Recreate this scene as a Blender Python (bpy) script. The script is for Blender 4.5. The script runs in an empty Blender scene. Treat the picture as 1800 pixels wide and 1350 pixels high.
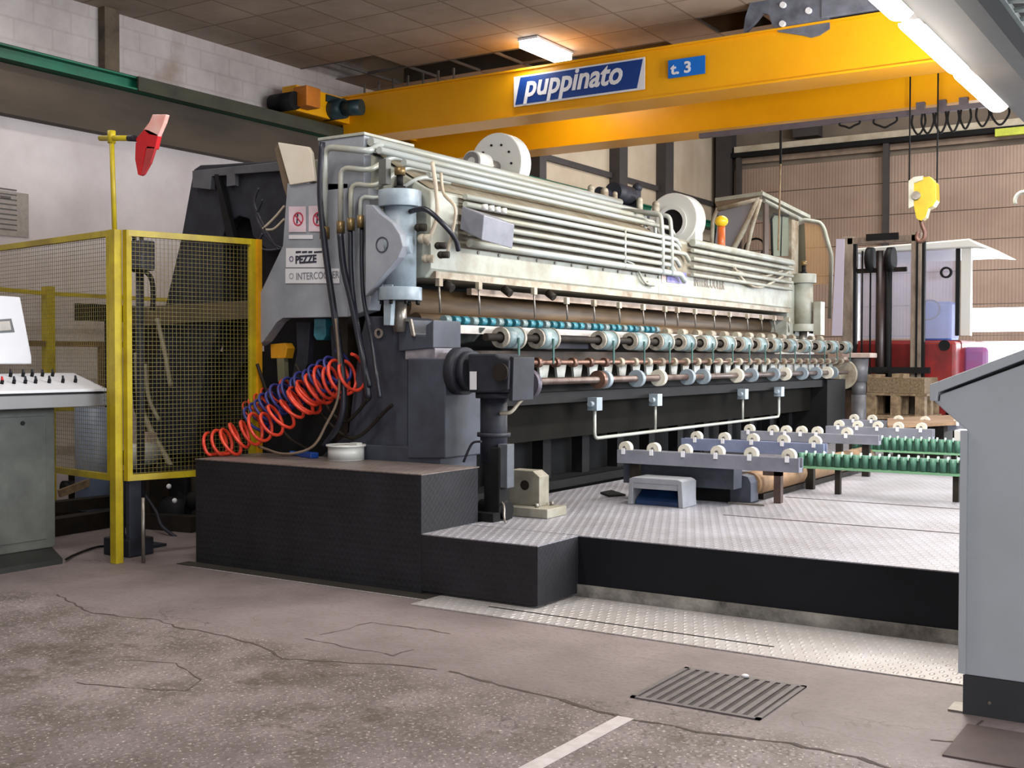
import bpy, math, random
from mathutils import Vector, Matrix
random.seed(7)
R = math.radians
scn = bpy.context.scene
col = scn.collection

# ------------------------------------------------------------------ camera, world, lights, exposure
YAW, PIT, ROL, FPX, EYE = R(32.8), R(1.28), R(.11), 2050.0, Vector((0, 0, 1.35))
FW = Vector((-math.sin(YAW)*math.cos(PIT), math.cos(YAW)*math.cos(PIT), -math.sin(PIT)))
RT0 = Vector((math.cos(YAW), math.sin(YAW), 0)); UP0 = RT0.cross(FW)
RT = math.cos(ROL)*RT0 + math.sin(ROL)*UP0
UP = -math.sin(ROL)*RT0 + math.cos(ROL)*UP0
cd = bpy.data.cameras.new('camera'); cam = bpy.data.objects.new('camera', cd); col.objects.link(cam)
cd.sensor_width = 36; cd.lens = 36*FPX/1800; cd.clip_start = .05; cd.clip_end = 200
mw = Matrix((RT, UP, -FW)).transposed().to_4x4(); mw.translation = EYE
cam.matrix_world = mw
scn.camera = cam

def A(px, py, X=None, Y=None, Z=None):
    """a place in the hall: the pixel's line of sight met with a plane of known depth or height"""
    d = FW + RT*((px-900)/FPX) - UP*((py-675)/FPX)
    t = (X-EYE.x)/d.x if X is not None else (Y-EYE.y)/d.y if Y is not None else (Z-EYE.z)/d.z
    return EYE + d*t

w = bpy.data.worlds.new('daylight'); scn.world = w; w.use_nodes = True
bg = w.node_tree.nodes['Background']; bg.inputs[0].default_value = (.80, .88, 1, 1); bg.inputs[1].default_value = 1.0
scn.view_settings.view_transform = 'Standard'; scn.view_settings.look = 'None'
scn.view_settings.gamma = 1; scn.view_settings.exposure = 1.0
scn.cycles.max_bounces = 6; scn.cycles.diffuse_bounces = 3; scn.cycles.glossy_bounces = 3
scn.cycles.caustics_reflective = False; scn.cycles.caustics_refractive = False

def area(name, loc, aim, sx, sy, power, color):
    l = bpy.data.lights.new(name, 'AREA'); l.shape = 'RECTANGLE'; l.size = sx; l.size_y = sy
    l.energy = power; l.color = color
    o = bpy.data.objects.new(name, l); col.objects.link(o); o.location = loc
    o.rotation_euler = (Vector(aim)-Vector(loc)).to_track_quat('-Z', 'Y').to_euler()
    return o
DAY = (.90, .95, 1.0); TUBE = (1.0, .95, .88)
area('side_daylight_fill', (6.8, 9.5, 3.2), (-4, 9, .8), 9, 2.4, 820, DAY)         # added unseen area light, stands for daylight from the right
area('front_fill', (3.5, -2.6, 2.4), (-2.5, 7, .8), 4.0, 3.0, 230, DAY)         # added fill behind the viewer, lifts the faces turned this way
area('daylight_far_door', (-1.0, 21.9, 1.6), (-1.0, 12, .6), 7, 1.6, 260, DAY)          # the far door's window rows
area('far_bay_fill', (-3.0, 17.5, 6.8), (-3.6, 18.2, 0), 8, 5, 620, (1, .97, .92))       # added unseen fill that brightens the tall far bay
for nm, x, y, z, L, p in (('tube_light_row', -2.0, 8.4, 3.40, 5.6, 110), ('tube_light_mid', -6.6, 10.9, 4.50, 1.3, 9),
                          ('tube_light_near', -4.2, 3.6, 4.60, 2.4, 60),
                          ('tube_light_left', -8.0, 5.2, 4.60, 2.4, 20)):
    area(nm, (x, y, z), (x, y, 0), .25, L, p, TUBE)
for y, pw in ((6.8, 20), (8.5, 30), (9.7, 46)):
    l = bpy.data.lights.new('tube_glow', 'POINT'); l.energy = pw; l.color = TUBE; l.shadow_soft_size = .09
    o = bpy.data.objects.new('tube_glow', l); col.objects.link(o); o.location = (-2.3, y, 3.36)

# ------------------------------------------------------------------ materials
def lin(c):
    f = lambda v: v/12.92 if v <= .04045 else ((v+.055)/1.055)**2.4
    return tuple(f(v/255) for v in c) + (1,)
MATS = {}
def mat(name, c, rough=.55, metal=0, c2=None, scale=6, amt=.5, bump=0, bscale=40, stretch=(1, 1, 1), spec=.5):
    """plain paint or metal, mottled towards c2 with worn patches"""
    if name in MATS: return MATS[name]
    m = bpy.data.materials.new(name); m.use_nodes = True; MATS[name] = m
    nt = m.node_tree; b = nt.nodes['Principled BSDF']; N = nt.nodes.new; L = nt.links.new
    b.inputs['Roughness'].default_value = rough; b.inputs['Metallic'].default_value = metal
    b.inputs['Specular IOR Level'].default_value = spec
    tc = N('ShaderNodeTexCoord'); mp = N('ShaderNodeMapping'); mp.inputs['Scale'].default_value = stretch
    L(tc.outputs['Object'], mp.inputs[0])
    c2 = c2 or tuple(v*.8 for v in c)
    n = N('ShaderNodeTexNoise'); n.inputs['Scale'].default_value = scale; n.inputs['Detail'].default_value = 6
    n.inputs['Roughness'].default_value = .65; L(mp.outputs[0], n.inputs[0])
    r = N('ShaderNodeValToRGB'); r.color_ramp.elements[0].position = .5-.22; r.color_ramp.elements[1].position = .5+.22*(1.4-amt)
    r.color_ramp.elements[0].color = lin(c2); r.color_ramp.elements[1].color = lin(c)
    L(n.outputs[0], r.inputs[0]); L(r.outputs[0], b.inputs['Base Color'])
    if bump:
        n2 = N('ShaderNodeTexNoise'); n2.inputs['Scale'].default_value = bscale; L(mp.outputs[0], n2.inputs[0])
        bp = N('ShaderNodeBump'); bp.inputs['Strength'].default_value = bump; bp.inputs['Distance'].default_value = .01
        L(n2.outputs[0], bp.inputs['Height']); L(bp.outputs[0], b.inputs['Normal'])
    return m
def emit(name, c, s):
    if name in MATS: return MATS[name]
    m = bpy.data.materials.new(name); m.use_nodes = True; MATS[name] = m
    b = m.node_tree.nodes['Principled BSDF']; b.inputs['Base Color'].default_value = (.8, .8, .8, 1)
    b.inputs['Emission Color'].default_value = lin(c); b.inputs['Emission Strength'].default_value = s
    return m
def glass(name, c, alpha=.25, rough=.05):
    m = mat(name, c, rough, 0, c, 3, .1); m.node_tree.nodes['Principled BSDF'].inputs['Alpha'].default_value = alpha
    return m

GREY = mat('light_grey_paint', (150, 154, 162), .45, 0, (120, 124, 132), 3, .4)
CREAM = mat('cream_machine_paint', (166, 171, 163), .45, 0, (132, 126, 108), 4, .55)
CREAMR = mat('cream_paint_rusty', (172, 167, 150), .5, 0, (105, 80, 55), 5, .75)
WHITE = mat('white_enamel', (198, 200, 198), .35, 0, (200, 198, 190), 4, .3)
PIPE = mat('painted_pipe', (168, 176, 177), .38, .1, (150, 145, 125), 5, .5, stretch=(1, .2, 1))
CYL = mat('blue_grey_paint', (152, 166, 176), .38, 0, (110, 120, 128), 4, .4)
SLATE = mat('slate_blue_paint', (66, 71, 84), .55, 0, (40, 42, 50), 4, .5)
SLATE2 = mat('dark_casting_paint', (44, 46, 56), .55, 0, (22, 22, 27), 6, .5, spec=.3)
BLACK = mat('black_metal', (24, 24, 26), .65, 0, (13, 12, 12), 5, .5, spec=.2)
GRIME = mat('oily_dark_metal', (44, 37, 30), .65, 0, (18, 15, 13), 5, .7, spec=.25)
BROWN = mat('brown_roll_cover', (105, 82, 55), .5, 0, (52, 38, 26), 4, .7, stretch=(3, .3, 3))
COPPER = mat('copper_bar', (128, 98, 84), .35, .5, (80, 52, 42), 8, .5)
STEEL = mat('bare_steel', (150, 146, 140), .35, .6, (100, 90, 80), 8, .5)
RUBBER = mat('black_hose_rubber', (30, 33, 46), .4, 0, (18, 20, 28), 6, .4)
BRASS = mat('brass_fitting', (140, 120, 80), .4, .6, (90, 70, 45), 10, .5)
TEAL = mat('teal_plastic', (60, 135, 150), .35, 0, (25, 75, 90), 8, .5)
DRUM = mat('pale_teal_drum', (140, 158, 160), .4, 0, (66, 86, 90), 7, .5)
BELT = mat('green_belt', (42, 92, 84), .6, 0, (25, 55, 52), 8, .4)
YEL = mat('yellow_fence_paint', (196, 176, 28), .45, 0, (140, 118, 20), 3, .55)
YELD = mat('yellow_mesh_wire', (128, 116, 58), .5, 0, (95, 88, 40), 6, .6)
CRANE = mat('orange_crane_paint', (240, 172, 10), .32, 0, (226, 156, 8), 1.2, .3)
TRED = mat('red_plastic', (205, 32, 38), .35, 0, (180, 24, 30), 5, .3)
ORNG = mat('orange_hose_plastic', (232, 78, 48), .35, 0, (190, 48, 35), 8, .4)
BLUEH = mat('blue_hose_plastic', (66, 70, 150), .4, 0, (38, 40, 90), 8, .4)
BLUE = mat('sign_blue', (12, 62, 140), .4, 0, (10, 54, 128), 5, .2)
BLUE2 = mat('bright_sign_blue', (8, 112, 215), .4, 0, (8, 104, 200), 5, .2)
SIGNW = mat('sign_white', (232, 232, 238), .4, 0, (222, 222, 226), 5, .2)
INK = mat('dark_ink', (45, 45, 62), .5)
PINK = mat('sign_red_ring', (196, 52, 84), .5)
CONSW = mat('console_white', (212, 212, 218), .4, 0, (202, 202, 206), 3, .3)
CONSG = mat('console_grey', (172, 177, 184), .45, 0, (160, 165, 170), 2, .4)
PEDG = mat('pedestal_green_grey', (86, 88, 82), .5, 0, (52, 54, 50), 3, .6)
TROL = mat('hoist_grey', (126, 132, 146), .45, .1, (70, 72, 84), 4, .4)
LEMON = mat('hook_block_yellow', (168, 146, 16), .4, 0, (140, 118, 14), 6, .4)
REDP = mat('truck_red_paint', (150, 32, 32), .45, 0, (84, 22, 22), 3, .6)
MAST = mat('mast_steel', (150, 137, 122), .5, 0, (84, 68, 58), 6, .6, stretch=(1, 1, .4))
WOOD = mat('weathered_wood', (152, 130, 100), .7, 0, (90, 70, 50), 14, .6, .3, 40)
OSB = mat('strand_board', (134, 114, 86), .8, 0, (72, 58, 42), 40, .7, .3, 60)
KRAFT = mat('kraft_paper_roll', (150, 118, 86), .6, 0, (96, 72, 50), 6, .6)
GREEN = mat('green_plastic_track', (44, 84, 70), .45, 0, (32, 62, 52), 5, .4)
GREENL = mat('pale_green_edge', (120, 168, 130), .45, 0, (100, 146, 112), 5, .4)
RAILG = mat('green_rail_paint', (18, 112, 84), .5, 0, (40, 58, 42), .7, .8)
BARG = mat('roller_bar_grey', (138, 140, 152), .45, .1, (112, 114, 126), 4, .5)
WHEEL = mat('white_wheel_plastic', (222, 218, 205), .4, 0, (190, 184, 168), 8, .4)
COLM = mat('dark_column_paint', (66, 60, 60), .6, 0, (50, 46, 46), 2, .5)
LAMP = emit('tube_glow', (255, 248, 235), 6)

# ------------------------------------------------------------------ mesh helpers
class MB:
    def __init__(s): s.v = []; s.f = []; s.s = []
    def add(s, vs, fs, sm=False):
        k = len(s.v); s.v += [Vector(v) for v in vs]
        s.f += [tuple(i+k for i in f) for f in fs]; s.s += [sm]*len(fs); return s
    def box(s, x0, x1, y0, y1, z0, z1):
        x0, x1 = min(x0, x1), max(x0, x1); y0, y1 = min(y0, y1), max(y0, y1); z0, z1 = min(z0, z1), max(z0, z1)
        return s.add([(x, y, z) for x in (x0, x1) for y in (y0, y1) for z in (z0, z1)],
                     [(0, 1, 3, 2), (4, 6, 7, 5), (0, 4, 5, 1), (2, 3, 7, 6), (0, 2, 6, 4), (1, 5, 7, 3)])
    def beam(s, p0, p1, wd, h):
        """rectangular bar from p0 to p1"""
        p0, p1 = Vector(p0), Vector(p1); d = (p1-p0).normalized()
        a = d.cross(Vector((0, 0, 1)))
        if a.length < 1e-3: a = Vector((1, 0, 0))
        a.normalize(); b = a.cross(d).normalized(); a *= wd/2; b *= h/2
        vs = [p+sa*a+sb*b for p in (p0, p1) for sa, sb in ((-1, -1), (1, -1), (1, 1), (-1, 1))]
        return s.add(vs, [(0, 3, 2, 1), (4, 5, 6, 7), (0, 1, 5, 4), (1, 2, 6, 5), (2, 3, 7, 6), (3, 0, 4, 7)])
    def prism(s, pts, off):
        pts = [Vector(p) for p in pts]; off = Vector(off); n = len(pts)
        nrm = Vector((0, 0, 0))
        for i in range(n): nrm += (pts[i]-pts[0]).cross(pts[(i+1) % n]-pts[0])
        if nrm.dot(off) > 0: pts.reverse()
        return s.add(pts+[p+off for p in pts], [tuple(range(n)), tuple(range(2*n-1, n-1, -1))] +
                     [(i, i+n, (i+1) % n+n, (i+1) % n) for i in range(n)])
    def cyl(s, p0, p1, r0, r1=None, n=20, sm=True):
        p0, p1 = Vector(p0), Vector(p1); r1 = r0 if r1 is None else r1
        d = (p1-p0).normalized(); a = d.cross(Vector((0, 0, 1)))
        if a.length < 1e-3: a = Vector((1, 0, 0))
        a.normalize(); b = d.cross(a)
        vs = [p+(a*math.cos(t)+b*math.sin(t))*r for p, r in ((p0, r0), (p1, r1)) for t in [2*math.pi*i/n for i in range(n)]]
        s.add(vs, [(i, (i+1) % n, (i+1) % n+n, i+n) for i in range(n)], sm)
        k = len(s.v)-2*n
        s.f += [tuple(k+i for i in range(n-1, -1, -1)), tuple(k+n+i for i in range(n))]; s.s += [False]*2
        return s
    def pipe(s, p0, p1, ro, ri, n=24):
        """hollow sleeve"""
        p0, p1 = Vector(p0), Vector(p1); d = (p1-p0).normalized(); a = d.cross(Vector((0, 0, 1)))
        if a.length < 1e-3: a = Vector((1, 0, 0))
        a.normalize(); b = d.cross(a); k = len(s.v)
        for p, r in ((p0, ri), (p0, ro), (p1, ro), (p1, ri)):
            s.v += [p+(a*math.cos(2*math.pi*i/n)+b*math.sin(2*math.pi*i/n))*r for i in range(n)]
        for q in range(4):
            q2 = (q+1) % 4
            for i in range(n):
                j = (i+1) % n; s.f.append((k+q*n+i, k+q*n+j, k+q2*n+j, k+q2*n+i)); s.s.append(q in (1, 3))
        return s
    def tube(s, pts, r, n=8, fillet=0):
        pts = [Vector(p) for p in pts]
        if fillet:
            q = [pts[0]]
            for i in range(1, len(pts)-1):
                a, b, c = pts[i-1], pts[i], pts[i+1]; f = min(fillet, (a-b).length*.45, (c-b).length*.45)
                p, e = b+(a-b).normalized()*f, b+(c-b).normalized()*f
                for t in (0, .25, .5, .75, 1): q.append(p*(1-t)**2+b*2*t*(1-t)+e*t*t)
            pts = q+[pts[-1]]
        k = len(s.v); d0 = (pts[1]-pts[0]).normalized(); a = d0.cross(Vector((0, 0, 1)))
        if a.length < .05: a = d0.cross(Vector((1, 0, 0)))
        a.normalize()
        for i, p in enumerate(pts):
            d = (pts[min(i+1, len(pts)-1)]-pts[max(i-1, 0)]).normalized()
            a = (a-d*a.dot(d)); a = a.normalized() if a.length > 1e-5 else d.orthogonal().normalized(); b = d.cross(a)
            s.v += [p+(a*math.cos(2*math.pi*j/n)+b*math.sin(2*math.pi*j/n))*r for j in range(n)]
        for i in range(len(pts)-1):
            for j in range(n):
                j2 = (j+1) % n; s.f.append((k+i*n+j, k+i*n+j2, k+(i+1)*n+j2, k+(i+1)*n+j)); s.s.append(True)
        s.f += [tuple(k+j for j in range(n-1, -1, -1)), tuple(k+(len(pts)-1)*n+j for j in range(n))]; s.s += [False]*2
        return s
    def ball(s, c, r, n=14, m=8, sq=(1, 1, 1)):
        c = Vector(c); vs = [c+Vector((0, 0, r*sq[2]))]
        for i in range(1, m):
            for j in range(n):
                t, p = math.pi*i/m, 2*math.pi*j/n
                vs.append(c+Vector((r*sq[0]*math.sin(t)*math.cos(p), r*sq[1]*math.sin(t)*math.sin(p), r*sq[2]*math.cos(t))))
        vs.append(c-Vector((0, 0, r*sq[2]))); fs = []
        for j in range(n):
            fs.append((0, 1+j, 1+(j+1) % n)); fs.append((len(vs)-1, 1+(m-2)*n+(j+1) % n, 1+(m-2)*n+j))
            for i in range(m-2): fs.append((1+i*n+j, 1+(i+1)*n+j, 1+(i+1)*n+(j+1) % n, 1+i*n+(j+1) % n))
        return s.add(vs, fs, True)
    def build(s, name, m, parent=None, bevel=0, label=None):
        o0 = ORG.get(parent.name, Vector((0, 0, 0))) if parent else Vector((0, 0, 0))
        if parent is None:                     # a thing of one mesh: put its origin at its foot
            xs = [v.x for v in s.v]; ys = [v.y for v in s.v]; zs = [v.z for v in s.v]
            o0 = Vector(((min(xs)+max(xs))/2, (min(ys)+max(ys))/2, min(zs)))
        me = bpy.data.meshes.new(name); me.from_pydata([v-o0 for v in s.v], [], s.f)
        me.polygons.foreach_set('use_smooth', s.s); me.materials.append(m); me.update()
        o = bpy.data.objects.new(name, me); col.objects.link(o)
        if parent: o.parent = parent
        else: o.location = o0
        ORG[o.name] = o0
        if bevel:
            b = o.modifiers.new('bevel', 'BEVEL'); b.width = bevel; b.segments = 2; b.limit_method = 'ANGLE'; b.angle_limit = R(40)
        if label: o['label'] = label
        return o
ORG = {}
def tag(o, label=None, cat=None, group=None, kind=None):
    if label: o['label'] = label
    if cat: o['category'] = cat
    if group: o['group'] = group
    if kind: o['kind'] = kind
    return o
def thing(name, label, cat, loc, group=None):
    o = bpy.data.objects.new(name, None); col.objects.link(o); o.location = loc; o.empty_display_size = .1
    ORG[o.name] = Vector(loc); return tag(o, label, cat, group)
def struct(o): o['kind'] = 'structure'; return o
def clone(o, loc=None, label=None, parent=None):
    c = o.copy(); col.objects.link(c); c.parent = parent
    if loc is not None: c.location = loc
    if label: c['label'] = label
    for ch in [k for k in ALLCH(o)]: clone(ch, None, None, c)
    return c
def ALLCH(o): return [k for k in bpy.data.objects if k.parent == o]
def letters(body, size, origin, xdir, updir, m, parent, name, depth=.004, shear=0, bold=0, sx=1.0, align='LEFT'):
    """raised lettering standing on a panel"""
    cu = bpy.data.curves.new('t', 'FONT'); cu.body = body; cu.size = size; cu.shear = shear; cu.offset = bold
    cu.extrude = depth/2; cu.align_x = align; cu.resolution_u = 3
    o = bpy.data.objects.new('t', cu); col.objects.link(o)
    me0 = bpy.data.meshes.new_from_object(o.evaluated_get(bpy.context.evaluated_depsgraph_get()))
    x, u = Vector(xdir).normalized(), Vector(updir).normalized(); n = x.cross(u)
    b = MB(); b.v = [Vector(origin)+x*v.co.x*sx+u*v.co.y+n*v.co.z for v in me0.vertices]
    b.f = [tuple(p.vertices) for p in me0.polygons]; b.s = [False]*len(b.f)
    bpy.data.objects.remove(o); bpy.data.meshes.remove(me0); bpy.data.curves.remove(cu)
    return b.build(name, m, parent)
def arc(c, a, b, r, t0, t1, n=12):
    return [Vector(c)+(Vector(a)*math.cos(t0+(t1-t0)*i/n)+Vector(b)*math.sin(t0+(t1-t0)*i/n))*r for i in range(n+1)]
def smooth_path(pts, n=8):
    pts = [Vector(p) for p in pts]; P = [2*pts[0]-pts[1]]+pts+[2*pts[-1]-pts[-2]]; out = []
    for i in range(1, len(P)-2):
        for k in range(n):
            t = k/n; a, b, c, d = P[i-1], P[i], P[i+1], P[i+2]
            out.append(.5*((2*b)+(c-a)*t+(2*a-5*b+4*c-d)*t*t+(3*b-a-3*c+d)*t**3))
    return out+[pts[-1]]

# ------------------------------------------------------------------ the hall
XL, YF, ZC = -9.5, 22.5, 4.72
def nodes(m): return m.node_tree, m.node_tree.nodes.new, m.node_tree.links.new

def floor_mat():
    m = mat('old_concrete_floor', (140, 128, 128), .62, 0, (98, 87, 86), 1.1, .5)
    nt, N, L = nodes(m); b = nt.nodes['Principled BSDF']
    base = b.inputs['Base Color'].links[0].from_socket
    tc = N('ShaderNodeTexCoord')
    def mix(a, bcol, fac, mode='MIX'):
        x = N('ShaderNodeMixRGB'); x.blend_type = mode; L(fac, x.inputs[0]); L(a, x.inputs[1])
        if isinstance(bcol, tuple): x.inputs[2].default_value = lin(bcol)
        else: L(bcol, x.inputs[2])
        return x.outputs[0]
    def noise(sc, det=4, rough=.6):
        n = N('ShaderNodeTexNoise'); n.inputs['Scale'].default_value = sc; n.inputs['Detail'].default_value = det
        n.inputs['Roughness'].default_value = rough; L(tc.outputs['Object'], n.inputs[0]); return n.outputs[0]
    def ramp(x, p0, p1, v0=0, v1=1):
        r = N('ShaderNodeMapRange'); r.inputs[1].default_value = p0; r.inputs[2].default_value = p1
        r.inputs[3].default_value = v0; r.inputs[4].default_value = v1; L(x, r.inputs[0]); return r.outputs[0]
    def mul(a, c):
        x = N('ShaderNodeMath'); x.operation = 'MULTIPLY'; L(a, x.inputs[0])
        if isinstance(c, float): x.inputs[1].default_value = c
        else: L(c, x.inputs[1])
        return x.outputs[0]
    fine = noise(38, 3); speck = noise(120, 2, .5)
    c = mix(base, (96, 84, 78), mul(ramp(fine, .5, .72), .5))
    # worn, pitted zone nearest the viewer: bare aggregate
    sep = N('ShaderNodeSeparateXYZ'); L(tc.outputs['Object'], sep.inputs[0])
    y = N('ShaderNodeMath'); y.operation = 'ADD'; L(sep.outputs[1], y.inputs[0]); L(mul(noise(1.3, 5), .5), y.inputs[1])
    x2 = N('ShaderNodeMath'); x2.operation = 'MULTIPLY_ADD'; L(sep.outputs[0], x2.inputs[0]); x2.inputs[1].default_value = .01; L(y.outputs[0], x2.inputs[2])
    pit = ramp(x2.outputs[0], FLY+.12, FLY-.10)
    v = N('ShaderNodeTexVoronoi'); v.inputs['Scale'].default_value = 30; L(tc.outputs['Object'], v.inputs[0])
    stone = ramp(v.outputs['Distance'], .15, .42)
    c = mix(c, (84, 74, 68), mul(mul(mul(stone, ramp(noise(3.1, 4), .42, .62)), pit), .8))
    c = mix(c, (196, 186, 178), mul(mul(ramp(noise(70, 2, .5), .62, .68), pit), .8))
    c = mix(c, (74, 64, 52), mul(mul(ramp(noise(1.9, 9, .8), .55, .62), pit), .75))
    # cracks
    wv = N('ShaderNodeTexNoise'); wv.inputs['Scale'].default_value = 1.7; wv.inputs['Detail'].default_value = 8; L(tc.outputs['Object'], wv.inputs[0])
    ab = N('ShaderNodeMath'); ab.operation = 'SUBTRACT'; L(wv.outputs[0], ab.inputs[0]); ab.inputs[1].default_value = .5
    ab2 = N('ShaderNodeMath'); ab2.operation = 'ABSOLUTE'; L(ab.outputs[0], ab2.inputs[0])
    crack = mul(ramp(ab2.outputs[0], .005, .0), ramp(noise(.9, 2), .5, .56))
    c = mix(c, (58, 50, 46), mul(crack, .75))
    L(c, b.inputs['Base Color'])
    bp = N('ShaderNodeBump'); bp.inputs['Strength'].default_value = .5; bp.inputs['Distance'].default_value = .012
    h = N('ShaderNodeMath'); h.operation = 'ADD'; L(mul(stone, mul(pit, -.5)), h.inputs[0]); L(mul(fine, .5), h.inputs[1])
    L(h.outputs[0], bp.inputs['Height']); L(bp.outputs[0], b.inputs['Normal'])
    return m
FLY = 4.22
fl = MB().box(XL, 7.2, -3.2, YF, -.2, 0); fo = struct(fl.build('floor', floor_mat())); 
# keep floor texture in world metres
for v in fo.data.vertices: v.co += Vector((fo.location.x, fo.location.y, fo.location.z))
fo.location = (0, 0, 0)

def block_mat():
    m = mat('whitewashed_blockwork', (196, 188, 186), .8, 0, (160, 150, 148), 1.5, .5)
    nt, N, L = nodes(m); b = nt.nodes['Principled BSDF']; base = b.inputs['Base Color'].links[0].from_socket
    tc = N('ShaderNodeTexCoord'); sp = N('ShaderNodeSeparateXYZ'); cb = N('ShaderNodeCombineXYZ')
    L(tc.outputs['Object'], sp.inputs[0]); L(sp.outputs[1], cb.inputs[0]); L(sp.outputs[2], cb.inputs[1])
    br = N('ShaderNodeTexBrick'); br.inputs['Scale'].default_value = 1; br.inputs['Brick Width'].default_value = .4; br.inputs['Row Height'].default_value = .2
    br.inputs['Mortar Size'].default_value = .012; br.inputs['Color1'].default_value = (1, 1, 1, 1); br.inputs['Color2'].default_value = (.93, .93, .93, 1)
    br.inputs['Mortar'].default_value = (.86, .84, .83, 1); L(cb.outputs[0], br.inputs[0])
    mx = N('ShaderNodeMixRGB'); mx.blend_type = 'MULTIPLY'; mx.inputs[0].default_value = .8; L(base, mx.inputs[1]); L(br.outputs[0], mx.inputs[2])
    n = N('ShaderNodeTexNoise'); n.inputs['Scale'].default_value = 1.1; n.inputs['Detail'].default_value = 7; L(tc.outputs['Object'], n.inputs[0])
    r = N('ShaderNodeMapRange'); r.inputs[1].default_value = .60; r.inputs[2].default_value = .70; r.inputs[4].default_value = .6; L(n.outputs[0], r.inputs[0])
    m2 = N('ShaderNodeMixRGB'); L(r.outputs[0], m2.inputs[0]); L(mx.outputs[0], m2.inputs[1]); m2.inputs[2].default_value = lin((128, 100, 74))
    L(m2.outputs[0], b.inputs['Base Color']); return m
PLAST = mat('whitewashed_plaster', (202, 194, 194), .8, 0, (176, 166, 166), 1.2, .5)
CONC = mat('dark_stained_concrete', (84, 72, 60), .8, 0, (44, 38, 32), 1.0, .6, stretch=(1, .35, 1.5))
def ribbed(name, c, c2, axis, pitch, bands=None):
    m = mat(name, c, .55, 0, c2, 1.2, .5); nt, N, L = nodes(m); b = nt.nodes['Principled BSDF']
    tc = N('ShaderNodeTexCoord'); wv = N('ShaderNodeTexWave'); wv.bands_direction = axis
    wv.inputs['Scale'].default_value = 1/pitch/3.14; L(tc.outputs['Object'], wv.inputs[0])
    bp = N('ShaderNodeBump'); bp.inputs['Strength'].default_value = .3; bp.inputs['Distance'].default_value = .012
    L(wv.outputs[0], bp.inputs['Height']); L(bp.outputs[0], b.inputs['Normal']); return m
PANB = ribbed('beige_wall_cladding', (200, 184, 162), (176, 158, 136), 'Y', .35)
DOORM = ribbed('brown_ribbed_door', (160, 138, 122), (140, 118, 104), 'X', .06)
UPPM = mat('grey_brown_cladding', (128, 114, 100), .7, 0, (104, 92, 80), 1.5, .5)

YW = 11.3     # where blockwork ends and cladding starts
wl = struct(MB().box(XL-.3, XL, -3.2, YW, 0, 3.56).build('wall_left', PLAST))
o = struct(MB().box(XL-.3, XL, -3.2, YW, 4.0, 5.6).build('upper_blockwork', block_mat(), wl))
struct(MB().box(XL-.3, XL+.14, -3.2, YW, 3.5, 3.94).build('concrete_beam', CONC, wl))
struct(MB().box(XL-.3, XL, YW, YF, 0, 7).build('beige_cladding', PANB, wl))
k = MB()
for z in (3.62, 4.44): k.box(XL, XL+.06, YW, YF, z, z+.09)
struct(k.build('cladding_rail', COLM, wl))
for i, px in enumerate((945, 1085, 1166)):
    y = A(px, 270, X=XL+.1).y
    struct(MB().box(XL+.002, XL+.2, y-.1, y+(.1, .2, .24)[i], 0, 6.9).build('trim_%d' % (i+1), COLM))
y = A(183, 60, X=XL).y
struct(MB().box(XL+.002, XL+.1, y-.07, y+.1, 4.0, ZC).build('trim_4', mat('rusty_pilaster', (112, 96, 76), .8, 0, (50, 42, 36), 3, .7)))
wf = struct(MB().box(XL-.3, 7.5, YF, YF+.25, 0, 7.2).build('wall_far', UPPM))
struct(MB().box(7.2, 7.5, -3.2, YF, 0, 1.6).box(7.2, 7.5, -3.2, YF, 4.6, 7).box(7.2, 7.5, -3.2, 4, 1.6, 4.6).box(7.2, 7.5, 15, YF, 1.6, 4.6).build('wall_right', PLAST))
struct(MB().box(XL-.3, 7.5, -3.5, -3.2, 0, 7).build('wall_rear', PLAST))

# ceiling: 0.6 m tiles, some missing, dark slab above
def ceil_mat():
    m = mat('stained_ceiling_tile', (182, 168, 154), .85, 0, (142, 126, 112), .9, .5)
    nt, N, L = nodes(m); b = nt.nodes['Principled BSDF']; base = b.inputs['Base Color'].links[0].from_socket
    tc = N('ShaderNodeTexCoord'); br = N('ShaderNodeTexBrick'); br.offset = 0; br.inputs['Scale'].default_value = 1
    mp = N('ShaderNodeMapping'); mp.inputs['Location'].default_value = (-7.19+.6*12, -8.97+.6*15, 0); mp.vector_type = 'TEXTURE'
    mp.inputs['Location'].default_value = (TX0, TY0, 0)
    L(tc.outputs['Object'], mp.inputs[0]); L(mp.outputs[0], br.inputs[0])
    br.inputs['Brick Width'].default_value = .6; br.inputs['Row Height'].default_value = .6; br.inputs['Mortar Size'].default_value = .012
    br.inputs['Color1'].default_value = (1, 1, 1, 1); br.inputs['Color2'].default_value = (.86, .84, .82, 1); br.inputs['Mortar'].default_value = (.55, .5, .46, 1)
    mx = N('ShaderNodeMixRGB'); mx.blend_type = 'MULTIPLY'; mx.inputs[0].default_value = 1; L(base, mx.inputs[1]); L(br.outputs[0], mx.inputs[2])
    L(mx.outputs[0], b.inputs['Base Color']); return m
TX0, TY0 = -9.59, -3.03      # corner lines fall on x=-7.19, y=8.97
gone = set()
for px, py in ((610, 112), (690, 118), (655, 105), (640, 128), (720, 128), (745, 118), (840, 103), (880, 98), (830, 115), (900, 92), (935, 100), (790, 128), (870, 112),
               (1110, 88), (1060, 96), (1150, 80), (1250, 42), (1300, 45), (1290, 34), (1235, 33), (990, 108), (700, 140)):
    p = A(px, py, Z=ZC); gone.add((int((p.x-TX0)//.6), int((p.y-TY0)//.6)))
cb = MB()
nx, ny = int((7.2-TX0)/.6)+1, int((YF-TY0)/.6)+1
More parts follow.
